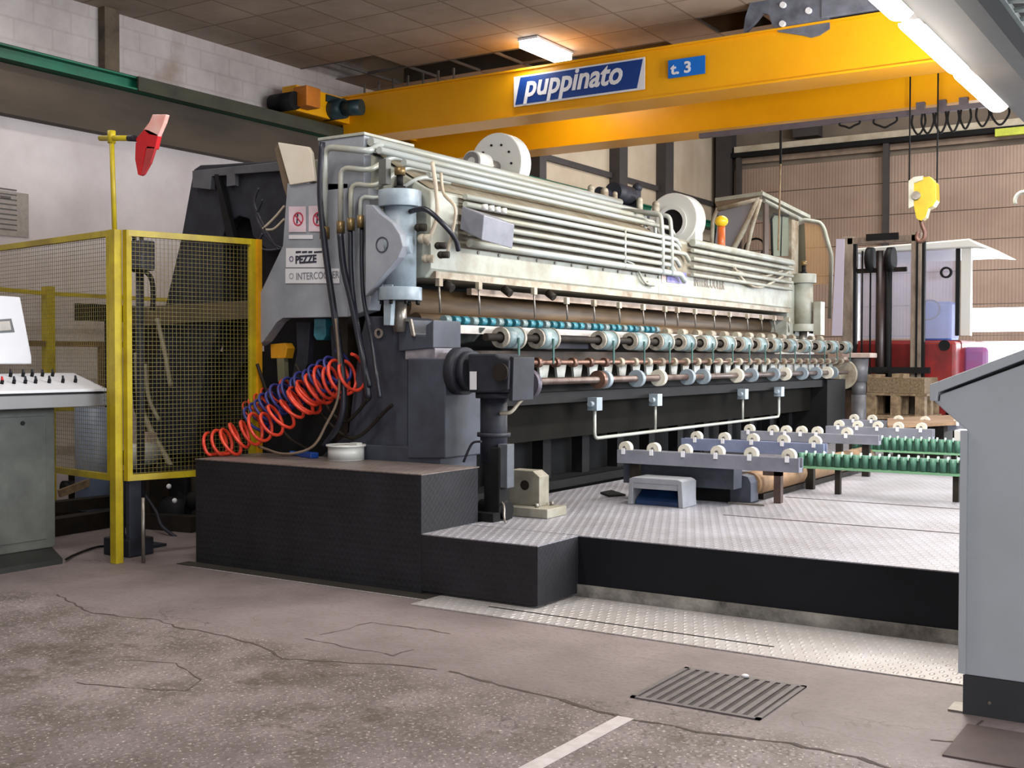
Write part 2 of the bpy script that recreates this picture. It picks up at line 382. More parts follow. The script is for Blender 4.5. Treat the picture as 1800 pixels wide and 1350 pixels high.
for i in range(nx):
    for j in range(ny):
        if (i, j) in gone or TY0+j*.6 > 12.1: continue
        x, y = TX0+i*.6, TY0+j*.6
        cb.add([(max(x, XL), y, ZC), (max(x, XL), y+.6, ZC), (x+.6, y+.6, ZC), (x+.6, y, ZC)], [(0, 1, 2, 3)])
# tiles stop short of the raised far bay
co = struct(cb.build('ceiling', ceil_mat()))
for v in co.data.vertices: v.co += Vector(co.location)
co.location = (0, 0, 0); ORG[co.name] = Vector((0, 0, 0))
g = MB()
for (i, j) in gone:
    x, y = TX0+i*.6, TY0+j*.6
    g.box(x-.012, x+.012, y, y+.6, ZC-.005, ZC+.02); g.box(x, x+.6, y-.012, y+.012, ZC-.005, ZC+.02)
struct(g.build('ceiling_grid', mat('ceiling_grid_steel', (92, 88, 86), .5), co))
struct(MB().box(XL-.3, 7.5, -3.5, 12.15, 5.5, 5.6).build('ceiling_slab', BLACK, co))
struct(MB().box(XL-.3, 7.5, 12.1, YF+.2, 6.9, 7.0).build('far_bay_ceiling', mat('far_bay_ceiling', (120, 108, 98), .8), co)); struct(MB().box(XL-.3, 7.5, 12.12, 12.2, 4.7, 7.0).build('bulkhead', UPPM, co))

# far wall: corner column, white crane girt and sectional door
cx = XL+.12
struct(MB().box(cx, cx+.3, YF-.35, YF-.002, 0, 7).build('trim_5', COLM))
struct(MB().box(-7.8, -7.3, YF-.3, YF-.002, A(1420, 244, Y=YF).z, 7).build('trim_6', COLM))
zg0, zg1 = A(1500, 250, Y=YF-.2).z, A(1500, 238, Y=YF-.2).z
struct(MB().box(cx+.35, 6, YF-.25, YF-.01, zg0, zg1).build('trim_7', mat('pale_girt', (206, 196, 176), .5, 0, (160, 146, 122), 3, .5)))
struct(MB().box(cx+.3, 6, YF-.3, YF-.002, zg0-.09, zg0).build('trim_8', BLACK))
door = MB(); wins = []
d0 = struct(MB().box(cx+.3, 6.2, YF-.1, YF-.003, zg0-.2, zg0-.09).build('door_1', mat('door_header', (150, 130, 112), .6)))
zs = [A(1700, py, Y=YF-.15).z for py in (262, 311, 369, 422, 476, 535, 590, 640, 700)]
z = zs
xw = A(1706, 560, Y=YF-.15).x
for i in range(8):
    zt, zb = z[i]-.006, z[i+1]+.006
    if i in (5, 6):      # glazed rows
        wz0, wz1 = (A(1750, 583, Y=YF-.15).z, A(1750, 541, Y=YF-.15).z) if i == 5 else (A(1750, 645, Y=YF-.15).z, A(1750, 600, Y=YF-.15).z)
        q = MB().box(cx+.32, 6.1, YF-.16, YF-.1, wz1, zt).box(cx+.32, 6.1, YF-.16, YF-.1, zb, wz0).box(cx+.32, xw, YF-.16, YF-.1, wz0, wz1)
        x = xw
        while x < 6:
            q.box(x+1.35, x+1.6, YF-.16, YF-.1, wz0, wz1); x += 1.6
        struct(q.build('door_section', DOORM, d0))
        x = xw; n = 0
        while x < 5:
            pn = MB().box(x+.001, x+1.349, YF-.14, YF-.13, wz0, wz1)
            struct(pn.build('window_pane', emit('bright_daylight_pane', (235, 244, 255), 2.2), d0)); x += 1.6
    else:
        struct(MB().box(cx+.32, 6.1, YF-.16, YF-.1, zb, zt).build('door_section', DOORM, d0))
struct(MB().box(cx+.32, 6.1, YF-.16, YF-.1, 0, z[8]).build('door_section', DOORM, d0))
p = A(1556, 350, Y=YF-.3); struct(MB().box(p.x-.05, p.x+.05, YF-.3, YF-.18, .3, zg0-.1).build('trim_9', COLM))
p = A(1297, 300, Y=YF-.3); struct(MB().box(p.x-.04, p.x+.04, YF-.3, YF-.18, .3, zg0-.1).build('trim_10', COLM))

# crane rails
rl = thing('crane_rail', 'long green crane runway rail along the whitewashed left wall', 'rail', (XL+.2, 8, 3.94))
MB().box(XL+.03, XL+.27, -3, YF-.4, 3.945, 3.96).box(XL+.13, XL+.17, -3, YF-.4, 3.96, 4.06).box(XL+.05, XL+.25, -3, YF-.4, 4.06, 4.075).build('rail_beam', RAILG, rl)
MB().box(XL+.26, XL+.285, 7.6, 13.2, 3.94, 4.076).build('unpainted_length', mat('olive_unpainted', (62, 64, 46), .7, 0, (40, 36, 30), 3, .6), rl)
k = MB(); k.box(XL+.12, XL+.18, -3, YF-.4, 4.075, 4.10); k.build('rail_head', BLACK, rl)
bm = thing('overhead_runway_beam', 'brown box beam above the row of tube lights at top right', 'beam', (-1.55, 12, 3.45))
MB().box(-1.95, -1.62, 3, YF-.4, 3.60, 3.93).build('beam_web', mat('brown_grey_beam', (56, 47, 39), .7, 0, (34, 29, 26), 1.5, .6), bm)
MB().box(-1.62, -1.5, 3, YF-.4, 3.54, 3.93).build('beam_flange', BLACK, bm)
tr = MB()
y = 6.0
tr.box(-1.5, -1.47, 3, 16, 3.72, 3.76).box(-1.22, -1.19, 3, 16, 3.72, 3.76)
while y < 16:
    tr.beam((-1.48, y, 3.74), (-1.2, y+.12, 3.74), .03, .02); tr.beam((-1.2, y+.12, 3.74), (-1.48, y+.24, 3.74), .03, .02); y += .24
tr.build('cable_ladder', mat('galvanised_ladder', (170, 182, 180), .35, .3), bm)

# row of tube lights
n = 0
for y0, y1, lab in ((5.9, 7.85, 'nearest glowing tube light under the brown overhead beam, cut by the top edge'),
                    (8.12, 9.55, 'middle glowing tube light under the brown overhead beam'),
                    (9.80, 11.2, 'farthest glowing tube light under the brown overhead beam')):
    t = thing('tube_light', lab, 'light', (-2.03, (y0+y1)/2, 3.5), 'tube lights under the overhead beam')
    MB().box(-2.10, -1.952, y0, y1, 3.636, 3.69).build('lamp_housing', SIGNW, t)
    MB().prism([(-2.03+.095*math.cos(R(a_)), y0+.02, 3.632+.075*math.sin(R(a_))) for a_ in range(180, 361, 15)], (0, y1-y0-.04, 0)).build('glowing_diffuser', LAMP, t)
p0, p1 = A(922, 82, Z=4.62), A(992, 106, Z=4.62)
t = thing('tube_light', 'glowing tube light on the ceiling above the blue and white crane sign', 'light', (p0.x, p0.y, 4.6))
xm = (p0.x+p1.x)/2
MB().box(xm-.12, xm+.12, p0.y, p1.y+.05, 4.69, 4.715).build('lamp_housing', SIGNW, t)
MB().box(xm-.11, xm+.11, p0.y+.02, p1.y+.03, 4.62, 4.688).build('glowing_tube', LAMP, t)

# ------------------------------------------------------------------ bridge crane
YC = 10.6
cr = thing('overhead_crane', 'orange double girder bridge crane spanning the hall with blue and white signs', 'crane', (-5.5, 11.1, 3.9))
x0, x1 = A(603, 200, Y=YC).x, -1.7
zb, zt = 3.955, 4.42
g = MB().box(x0, x1, YC, YC+.38, zb, zt).box(x0, x1, YC-.03, YC+.41, zt, zt+.02).box(x0, x1, YC-.03, YC+.41, zb-.02, zb)
g.build('girder', CRANE, cr)
g = MB().box(x0, x1, YC+1.3, YC+1.68, zb-.1, zt).box(x0, x1, YC+1.27, YC+1.71, zt, zt+.02).box(x0, x1, YC+1.27, YC+1.71, zb-.12, zb-.1)
g.build('girder', CRANE, cr)
e = MB().box(x0-.12, x0+.1, YC-.9, YC+2.6, 4.11, 4.40)
e.build('end_truck', CRANE, cr, .01)
MB().cyl((x0-.18, YC-.98, 4.2), (x0+.16, YC-.98, 4.2), .1).build('travel_wheel', BLACK, cr)
k = MB().box(x0+.1, x0+.3, YC-.95, YC-.72, 4.14, 4.36)
k.build('buffer_bracket', mat('faded_orange', (205, 120, 30), .5), cr, .01)
m = MB().cyl((x0-.02, YC-.3, 4.22), (x0+.28, YC-.3, 4.22), .115).cyl((x0+.28, YC-.3, 4.22), (x0+.5, YC-.25, 4.22), .09).box(x0-.02, x0+.12, YC-.42, YC-.18, 4.3, 4.38)
m.build('travel_motor', mat('dark_teal_motor', (36, 62, 68), .4, 0, (18, 26, 36), 5, .6), cr)
for i in range(7): MB().beam((x0+.08+i*.22, YC+.3, 4.44), (x0+.08+i*.22, YC+.3, 4.66), .02, .02).build('handrail_post', STEEL, cr)

ys = YC-.034
a, b, c, d = A(905, 135, Y=ys), A(1133, 101, Y=ys), A(1133, 158, Y=ys), A(902, 188, Y=ys)
sx0, sx1, sz0, sz1 = A(904, 160, Y=ys).x, A(1134, 130, Y=ys).x, (c.z+d.z)/2, (a.z+b.z)/2
sg = MB().box(sx0, sx1, ys-.008, ys, sz0, sz1).build('brand_sign', SIGNW, cr, label='white sign with italic lettering on a blue slanted field')
W, H = sx1-sx0, sz1-sz0
q = MB().prism([(sx0+.02, ys-.009, sz0+.02), (sx1-W*.055, ys-.009, sz0+.02), (sx1-.02, ys-.009, sz1-.018), (sx0+W*.055, ys-.009, sz1-.018)], (0, -.004, 0))
q.build('blue_field', BLUE, sg)
letters('puppinato', H*1.0, (sx0+W*.085, ys-.015, sz0+H*.30), (1, 0, 0), (0, 0, 1), SIGNW, sg, 'lettering', .006, .25, .0075, sx=W*.82/(H*4.42))
q0, q1 = A(1175, 140, Y=ys), A(1240, 97, Y=ys)
cz0, cz1 = A(1207, 134, Y=ys).z, A(1207, 102, Y=ys).z
sg = MB().box(q0.x, q1.x, ys-.008, ys, cz0, cz1).build('capacity_sign', BLUE2, cr)
letters('t. 3', (cz1-cz0)*.85, (q0.x+.03, ys-.012, cz0+.035), (1, 0, 0), (0, 0, 1), SIGNW, sg, 'lettering', .006, 0, .004, sx=1.1)
# trolley
def P(px, py, y=YC-.02): v = A(px, py, Y=y); return (v.x, y, v.z)
tx0, tx1 = A(1445, 30, Y=YC).x, A(1566, 30, Y=YC).x
t0 = MB().box(tx0, tx1, YC-.04, YC+1.9, zt+.04, zt+.55); t0.build('trolley_body', TROL, cr, .01)
side = MB().prism([P(1368, 56), P(1410, 62), P(1425, 66), P(1440, 62), P(1458, 50), P(1458, -30), P(1330, -30), P(1310, 30), P(1306, 60), P(1325, 40), P(1340, 22), P(1352, 26), P(1357, 44)], (0, .06, 0))
side.build('trolley_side_plate', TROL, cr)
k = MB()
for px, py in ((1378, 10), (1377, 43), (1423, 20)):
    v = P(px, py); MB().cyl((v[0], YC-.06, v[2]), (v[0], YC-.02, v[2]), .028).build('bolt', SIGNW, cr)
# festoon cables
fr = MB().box(A(1230, 215, Y=YC+1.2).x, x1, YC+1.18, YC+1.24, 3.74, 3.79)
for i in range(6): fr.box(-2.9+i*.2, -2.82+i*.2, YC+1.2, YC+1.26, 3.79, 3.86)
fr.build('festoon_rail', mat('festoon_steel', (96, 88, 98), .5), cr)
yy = YC+1.2
for a, b, lo in ((1478, 1510, 225), (1538, 1575, 224), (1605, 1625, 236), (1622, 1640, 234), (1646, 1662, 233), (1668, 1684, 231), (1690, 1705, 226), (1718, 1737, 222), (1745, 1772, 219)):
    pa, pb, pl = A(a, 187, Y=yy), A(b, 185, Y=yy), A((a+b)/2, lo, Y=yy)
    zz = 3.76
    pts = smooth_path([(pa.x, yy, zz), (pa.x-.01, yy, (zz+pl.z)/2), ((pa.x*.75+pb.x*.25), yy, pl.z+.02), ((pa.x+pb.x)/2, yy, pl.z), (pb.x*.75+pa.x*.25, yy, pl.z+.02), (pb.x+.01, yy, (zz+pl.z)/2), (pb.x, yy, zz)])
    MB().tube(pts, .011, 6).build('festoon_cable', BLACK, cr)
# hook block hanging on two ropes
hy = YC+.8
def Q(px, py, y=hy): v = A(px, py, Y=y); return (v.x, y, v.z)
hb = thing('hook_block', 'yellow crane hook block hanging on wire ropes above the forklift', 'hook', Q(1622, 400))
c = Q(1620, 350)
s1 = [Q(*u) for u in ((1604, 322), (1612, 312), (1634, 310), (1645, 322), (1646, 352), (1640, 362), (1632, 366), (1606, 366))]
MB().prism(s1, (0, .14, 0)).build('sheave_cover', LEMON, hb, .006)
MB().prism([Q(1597, 318, hy-.01), Q(1606, 311, hy-.01), Q(1622, 309, hy-.01), Q(1622, 316, hy-.01), Q(1606, 322, hy-.01), Q(1606, 362, hy-.01), Q(1597, 366, hy-.01)], (0, .03, 0)).build('side_cheek', CREAM, hb)
v = Q(1611, 344); MB().cyl((v[0], hy-.03, v[2]), (v[0], hy, v[2]), .04).build('sheave_pin', STEEL, hb)
MB().prism([Q(1607, 365), Q(1632, 365), Q(1627, 382), Q(1619, 388), Q(1611, 384)], (0, .1, 0)).build('hook_swivel', LEMON, hb)
hk = [Q(*u, hy+.05) for u in ((1619, 386), (1622, 398), (1626, 408), (1624, 420), (1617, 424), (1612, 418), (1614, 408))]
MB().tube(smooth_path(hk), .022, 8).build('hook', mat('rusty_hook', (92, 62, 52), .5, .3), hb)
for px in (1596, 1645):
    v = Q(px, 320); MB().tube([(v[0], hy+.05, v[2]), (v[0], hy+.05, 4.455)], .008, 6).build('wire_rope', BLACK, hb)
# pendant rope in front of the cab
v = A(1372, 300, Y=12.6)
pr = MB().tube([(v.x, 12.6, 4.4), (v.x, 12.6, A(1372, 288, Y=12.6).z)], .014, 6).build('pendant_cable', BLACK)
tag(pr, 'dark upper cable hanging in front of the white cab', 'cable')
pr = MB().tube(smooth_path([(v.x, 12.6, A(1372, 288, Y=12.6).z), (v.x-.01, 12.6, 3.0), A(1368, 440, Y=12.6)]), .01, 6).build('pendant_rope', WOOD)
tag(pr, 'pale rope hanging down in front of the white cab', 'rope')
# white curl at the right edge, yellow-green strip
c = A(1800, 352, Y=9); cs = MB().tube(arc(c, (-1, 0, 0), (0, 0, 1), .06, -.4, 1.9), .013, 8).build('cable_hook', CREAM)
c0 = arc(c, (-1, 0, 0), (0, 0, 1), .06, 1.9, 1.9, 1)[0]
MB().tube([c0, (c0.x+.02, c0.y, 3.44)], .006, 6).build('hanger', CREAM, cs)
tag(cs, 'white curled hook end at the right edge of the photo', 'hook')
p0, p1 = A(1748, 236, Y=YF-.4), A(1830, 226, Y=YF-.4)
st = MB().box(p0.x, p1.x, YF-.35, YF-.26, p0.z-.03, p0.z+.10).build('warning_strip', mat('lime_strip', (205, 215, 70), .5)); tag(st, 'yellow green strip on the pale girt above the far door', 'strip')

# ------------------------------------------------------------------ floor details
def tread_mat(name, c, c2):
    m = mat(name, c, .42, .25, c2, 2.2, .6); nt, N, L = nodes(m); b = nt.nodes['Principled BSDF']
    tc = N('ShaderNodeTexCoord'); outs = []
    for ang in (45, -45):
        mp = N('ShaderNodeMapping'); mp.inputs['Rotation'].default_value = (0, 0, R(ang)); mp.inputs['Scale'].default_value = (1, .45, 1)
        L(tc.outputs['Object'], mp.inputs[0]); v = N('ShaderNodeTexVoronoi'); v.inputs['Scale'].default_value = 26; v.inputs['Randomness'].default_value = 0
        L(mp.outputs[0], v.inputs[0]); r = N('ShaderNodeMapRange'); r.inputs[1].default_value = .32; r.inputs[2].default_value = .22; L(v.outputs['Distance'], r.inputs[0]); outs.append(r.outputs[0])
    ad = N('ShaderNodeMath'); ad.operation = 'MAXIMUM'; L(outs[0], ad.inputs[0]); L(outs[1], ad.inputs[1])
    bp = N('ShaderNodeBump'); bp.inputs['Strength'].default_value = .8; bp.inputs['Distance'].default_value = .006
    L(ad.outputs[0], bp.inputs['Height']); L(bp.outputs[0], b.inputs['Normal'])
    base = b.inputs['Base Color'].links[0].from_socket; mx = N('ShaderNodeMixRGB'); mx.blend_type = 'MULTIPLY'
    r = N('ShaderNodeMapRange'); r.inputs[1].default_value = 0; r.inputs[2].default_value = 1; r.inputs[3].default_value = .55; r.inputs[4].default_value = 0; L(ad.outputs[0], r.inputs[0])
    L(r.outputs[0], mx.inputs[0]); L(base, mx.inputs[1]); mx.inputs[2].default_value = (.62, .62, .62, 1); L(mx.outputs[0], b.inputs['Base Color'])
    return m
TREAD = tread_mat('galvanised_tread_plate', (172, 172, 182), (140, 136, 140))
TREADB = tread_mat('dusty_tread_plate', (150, 138, 134), (112, 98, 92))
BLKPANEL = mat('black_side_tread', (40, 40, 44), .6, 0, (28, 27, 30), 3, .5, spec=.25)  # near-black colour for the sides, set apart from the lighter tread tops
_b = BLKPANEL.node_tree
def wavebump(m, sc, st=.5):
    nt, N, L = nodes(m); b = nt.nodes['Principled BSDF']; tc = N('ShaderNodeTexCoord'); mp = N('ShaderNodeMapping'); mp.inputs['Rotation'].default_value = (R(45), R(45), 0)
    L(tc.outputs['Object'], mp.inputs[0]); v = N('ShaderNodeTexVoronoi'); v.inputs['Scale'].default_value = sc; v.inputs['Randomness'].default_value = .1; L(mp.outputs[0], v.inputs[0])
    bp = N('ShaderNodeBump'); bp.inputs['Strength'].default_value = st; bp.inputs['Distance'].default_value = .006; L(v.outputs['Distance'], bp.inputs['Height']); L(bp.outputs[0], b.inputs['Normal'])
wavebump(BLKPANEL, 36)

Y0 = 5.30; YP = 5.74; H1, H2 = .345, .685
XA, XB, XC = -5.885, -4.03, -3.25
fp = MB().box(-3.9, 1.5, 5.03, YP-.03, .001, .006).box(-5.8, -3.9, 5.165, 5.18, .001, .003).build('floor_plate', tread_mat('bright_tread_plate', (206, 202, 202), (176, 168, 164)))
tag(fp, 'galvanised tread plate strip on the floor before the black platform', 'floor plate')
k = MB().box(-3.5, -1.9, 5.2, 5.212, .0065, .008).build('plate_joint', BLACK, fp)
# low platform + upper block
pf = thing('machine_platform', 'low black platform with galvanised tread plate top in front of the machine', 'platform', (-2, 7, 0))
MB().box(XB+.002, XC, Y0, YP, .02, H1-.006).build('step_panel', BLKPANEL, pf)
MB().box(XB, 1.5, YP, YP+.03, .06, H1-.006).build('front_panel', mat('black_front_panel', (20, 22, 28), .6, 0, (12, 13, 17), 2, .5, spec=.2), pf)
MB().box(XB, 1.5, YP-.012, YP+.08, 0, .07).build('concrete_curb', mat('grey_curb', (160, 156, 148), .8, 0, (70, 66, 62), 6, .6, .4), pf)
MB().box(XB, XC, Y0, YP+.01, H1-.006, H1).box(XB, 1.5, YP, 5.96, H1-.006, H1).box(-4.45, 1.5, 5.96, 14.8, H1-.006, H1).build('tread_top', TREAD, pf)
MB().box(XB, 1.5, YP+.08, 5.96, 0, H1-.008).box(-4.45, 1.5, 5.96, 14.8, 0, H1-.008).build('frame', BLACK, pf)
k = MB()
for yy_ in (8.15, 7.0): k.box(-2.9, 1.5, yy_, yy_+.012, H1+.0005, H1+.004)
k.build('plate_joint', mat('joint_grey', (120, 110, 110), .6), pf)
ub = thing('upper_platform', 'taller dark step block under the white basin and orange coiled hose', 'platform', ((XA+XB)/2, 5.6, 0))
MB().box(XA, XB, Y0, 5.87, .0, H2-.006).build('side_panel', BLKPANEL, ub)
MB().box(XA-.004, XB+.004, Y0-.004, 5.88, H2-.006, H2).build('tread_top', TREADB, ub)
# gutter of grime by the block
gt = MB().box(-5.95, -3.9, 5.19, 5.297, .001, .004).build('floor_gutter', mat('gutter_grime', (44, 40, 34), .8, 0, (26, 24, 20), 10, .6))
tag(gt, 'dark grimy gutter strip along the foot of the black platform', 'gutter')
# drain grate
c = [A(1115, 1221, Z=0), A(1205, 1175, Z=0), A(1425, 1208, Z=0), A(1325, 1268, Z=0)]
gx0, gx1, gy0, gy1 = -2.10, -1.56, 4.13, 4.66
dg = thing('drain_grate', 'square rusty drain grate set in the concrete floor', 'grate', ((gx0+gx1)/2, (gy0+gy1)/2, .001))
k = MB().box(gx0, gx1, gy0, gy0+.02, .001, .006).box(gx0, gx1, gy1-.02, gy1, .001, .006).box(gx0, gx0+.02, gy0, gy1, .001, .006).box(gx1-.02, gx1, gy0, gy1, .001, .006)
k.build('rim', mat('grate_iron', (112, 106, 106), .6, .1, (82, 76, 76), 12, .5), dg)
MB().box(gx0+.02, gx1-.02, gy0+.02, gy1-.02, .0005, .0015).build('pit', mat('pit_dark', (66, 58, 54), .8), dg)
k = MB()
for i in range(11): x = gx0+.045+i*.045; k.box(x-.012, x+.012, gy0+.02, gy1-.02, .0015, .006)
k.build('bars', MATS['grate_iron'], dg)
pn = MB().ball(A(1310, 1188, Z=.01), .014, sq=(1.2, 1, .6)).build('paint_spot', SIGNW); tag(pn, 'small white lump on the far edge of the drain grate', 'debris')
# white floor line
a, b = A(925, 1355, Z=0), A(1100, 1262, Z=0); d = (b-a).normalized(); a = a-d*.4; nn = Vector((d.y, -d.x, 0))*.033
ln = MB().prism([a-nn+Vector((0, 0, .001)), a+nn+Vector((0, 0, .001)), b+nn+Vector((0, 0, .001)), b-nn+Vector((0, 0, .001))], (0, 0, .002)).build('floor_line', mat('worn_white_paint', (205, 198, 198), .7, 0, (172, 162, 160), 14, .5))
tag(ln, 'worn white painted line on the concrete floor', 'line')
# cracks as thin dark seams
def crack(name, pts, wd, lab):
    P_ = [A(x, y, Z=.0) for x, y in pts]; b = MB(); random.seed(len(pts))
    Q_ = []
    for i in range(len(P_)-1):
        n = max(2, int((P_[i+1]-P_[i]).length/.06))
        for k in range(n):
            q = P_[i].lerp(P_[i+1], k/n); Q_.append(q+Vector((random.uniform(-.012, .012), random.uniform(-.012, .012), 0)))
    for i in range(len(Q_)-1):
        w_ = wd*random.uniform(.3, 1.3)/2; d = (Q_[i+1]-Q_[i]).normalized(); n = Vector((-d.y, d.x, 0))*w_
        b.add([Q_[i]-n+Vector((0, 0, .0012)), Q_[i+1]-n+Vector((0, 0, .0012)), Q_[i+1]+n+Vector((0, 0, .0012)), Q_[i]+n+Vector((0, 0, .0012))], [(0, 1, 2, 3)])
    o = b.build(name, mat('crack_dirt', (84, 72, 66), .9, 0, (58, 48, 44), 20, .5)); o.parent = fo; o['kind'] = 'structure'; return o
crack('crack', [(100, 1045), (160, 1078), (280, 1090), (310, 1102), (400, 1118), (470, 1140), (500, 1158), (620, 1166), (690, 1168), (790, 1180)], .013, '')
crack('crack', [(790, 1180), (900, 1210), (960, 1222), (1010, 1240), (1100, 1262), (1250, 1290), (1360, 1302), (1480, 1325), (1600, 1360)], .02, '')
crack('crack', [(540, 1122), (600, 1136), (690, 1152), (740, 1138)], .008, '')
crack('crack', [(560, 1116), (610, 1106), (650, 1094), (700, 1100), (810, 1116)], .008, '')
crack('crack', [(1640, 1300), (1690, 1305), (1700, 1290), (1740, 1262)], .01, '')
crack('crack', [(130, 1200), (220, 1210), (330, 1215), (350, 1195), (310, 1165), (180, 1160)], .008, '')

# ------------------------------------------------------------------ right console
def prof(pts, Y): return [A(x, y, Y=Y) for x, y in pts]
YR = 4.64
rc = thing('control_desk', 'tall grey control desk with a sloped lid at the right edge', 'control desk', (-.7, YR+.3, 0))
body = [A(1642, 705, Y=YR), A(1660, 722, Y=YR), A(1701, 757, Y=YR), Vector((-.942, YR, .15)), Vector((-.45, YR, .15)), Vector((-.45, YR, A(1800, 640, Y=YR).z+.16)), A(1800, 640, Y=YR), A(1652, 694, Y=YR), A(1651, 705, Y=YR)]
MB().prism(body, (0, .62, 0)).build('body', CONSG, rc, .004)
lid = [A(1634, 676, Y=YR-.01), A(1634, 704, Y=YR-.01), A(1647, 706, Y=YR-.01), A(1649, 690, Y=YR-.01), A(1800, 632, Y=YR-.01)]
e0, e1 = A(1634, 676, Y=YR-.01), A(1800, 614, Y=YR-.01); sl = (e1-e0)/(e1.x-e0.x)
f1 = e0+sl*(-.45-e0.x); lid = lid[:5]+[Vector((-.45, YR-.01, f1.z-.035)), f1]
MB().prism(lid, (0, .64, 0)).build('lid', CONSG, rc, .003)
MB().prism([A(1688, 757, Y=YR-.02), A(1700, 757, Y=YR-.02), A(1697, 1185, Y=YR-.02), A(1684, 1183, Y=YR-.02)], (0, .018, 0)).build('hinge_panel', CONSG, rc)
MB().box(-.945, -.45, YR-.003, YR+.6, .0, .149).build('plinth', mat('dark_plinth', (50, 51, 54), .5, 0, (42, 43, 46), 3, .4), rc)
v = A(1740, 1235, Y=YR); MB().cyl((v.x, YR-.01, v.z), (v.x, YR, v.z), .006).build('plinth_screw', STEEL, rc)
MB().box(-1.0, -.94, YR+.0, YR+.12, .0, .008).build('foot_plate', STEEL, rc)
mt = MB().box(-.9, -.3, 4.1, 4.5, .001, .006).build('floor_hatch', mat('dark_hatch', (92, 78, 74), .8, 0, (72, 60, 58), 5, .5)); tag(mt, 'dark hatch in the floor before the tall grey control desk', 'hatch')

# ------------------------------------------------------------------ left console
XK = -6.46; v = A(188, 690, X=XK); YK = v.y
zt = A(188, 683, X=XK).z; zb = A(188, 713, X=XK).z
lc = thing('control_desk', 'white and grey operator console with switches at the left edge', 'control desk', (-6.8, 4.3, 0))
MB().box(XK-.5, XK, 3.2, YK, zb, zt-.03).build('desk_apron', mat('apron_grey', (128, 128, 130), .45, 0, (118, 118, 119), 3, .3), lc, .004)
MB().box(XK-.49, XK+.004, 3.2, YK-.02, zt-.03, zt-.018).build('desk_gap', BLACK, lc)
back = A(155, 663, X=XK-.30)
MB().prism([(XK+.002, 3.2, zt-.018), (XK+.002, 3.2, zt), (XK-.34, 3.2, zt+.10), (XK-.5, 3.2, zt+.10), (XK-.5, 3.2, zt-.018)], (0, YK-3.2, 0)).build('desk_top', CONSW, lc, .003)
pyk = A(97, 850, X=-6.68).y
MB().box(-7.1, -6.68, 3.2, pyk, .10, zb).build('pedestal', PEDG, lc, .006)
MB().box(-6.68, -6.672, 3.3, pyk-.07, .16, zb-.06).build('pedestal_door', PEDG, lc, .004)
v = A(40, 744, X=-6.67); MB().cyl((-6.675, v.y, v.z), (-6.665, v.y, v.z), .014).build('door_lock', BLACK, lc)
v = A(110, 985, X=-6.58)
MB().prism([(-7.2, 3.2, 0), (-7.2, 3.2, .10), (-6.69, 3.2, .10), (-6.58, 3.2, .035), (-6.58, 3.2, 0)], (0, v.y-3.2, 0)).build('base', mat('dark_base', (40, 42, 40), .5, 0, (24, 24, 24), 4, .5), lc)
xc = XK-.36
u = [A(0, 518, X=xc), A(36, 522, X=xc), A(56, 628, X=xc), A(56, 640, X=xc), A(0, 640, X=xc)]
u[0].y -= .5; u[4].y -= .5
MB().prism(u, (-.2, 0, 0)).build('display_housing', CONSW, lc, .008)
q = [A(-10, 562, X=xc+.003), A(20, 560, X=xc+.003), A(26, 584, X=xc+.003), A(-10, 586, X=xc+.003)]
MB().prism(q, (-.002, 0, 0)).build('display_window', mat('display_frame', (90, 90, 92), .4), lc)
q = [A(-8, 566, X=xc+.006), A(17, 564, X=xc+.006), A(20, 580, X=xc+.006), A(-8, 582, X=xc+.006)]
MB().prism(q, (-.002, 0, 0)).build('display_glass', mat('display_glass', (190, 184, 176), .2), lc)
slope = Vector((-.34, 0, .10)).normalized(); nrm = Vector((.10, 0, .34)).normalized()
for i, (px, py) in enumerate(((3, 652), (24, 650), (44, 650), (62, 648), (86, 649), (110, 652), (132, 655), (18, 640), (40, 637), (56, 636), (74, 640), (92, 645))):
    # rows of switches standing on the sloped desk top
    f = .28 if i > 6 else .14
    b0 = A(px, py+8, X=XK-f); b0.z = zt+f*.10/.34
    kb = MB().cyl(b0, b0+nrm*.022, .011).build('switch_body', BLACK, lc)
    MB().cyl(b0+nrm*.022, b0+nrm*.045+slope*.012, .009, .006).build('switch_knob', TRED if i == 0 else SLATE2, kb)
cb_ = MB().tube(smooth_path([(-6.6, pyk+.02, .02), (-6.75, pyk+.2, .012), (-6.9, pyk+.5, .012), (-6.85, pyk+.7, .012), (-6.55, 5.35, .2)]), .008, 6).build('power_cable', BLACK)
tag(cb_, 'dark cable lying on the floor between console and yellow post', 'cable')

# notice on the left wall
q = A(0, 337, X=XL+.01), A(50, 343, X=XL+.01), A(50, 418, X=XL+.01)
nb = MB().box(XL+.002, XL+.012, q[0].y-.15, q[1].y, q[2].z, q[1].z+.01).build('wall_notice', mat('faded_notice', (146, 138, 132), .6, 0, (128, 120, 114), 20, .5)); tag(nb, 'faded paper notice on the white wall at the far left', 'notice')
k = MB()
for i in range(9): k.box(XL+.012, XL+.014, q[0].y-.05, q[1].y-.12, q[2].z+.05+i*.045, q[2].z+.062+i*.045)
k.box(XL+.012, XL+.014, q[0].y+.0, q[1].y-.18, q[1].z-.06, q[1].z-.035)
k.build('printed_lines', mat('faded_print', (92, 86, 82), .7), nb)

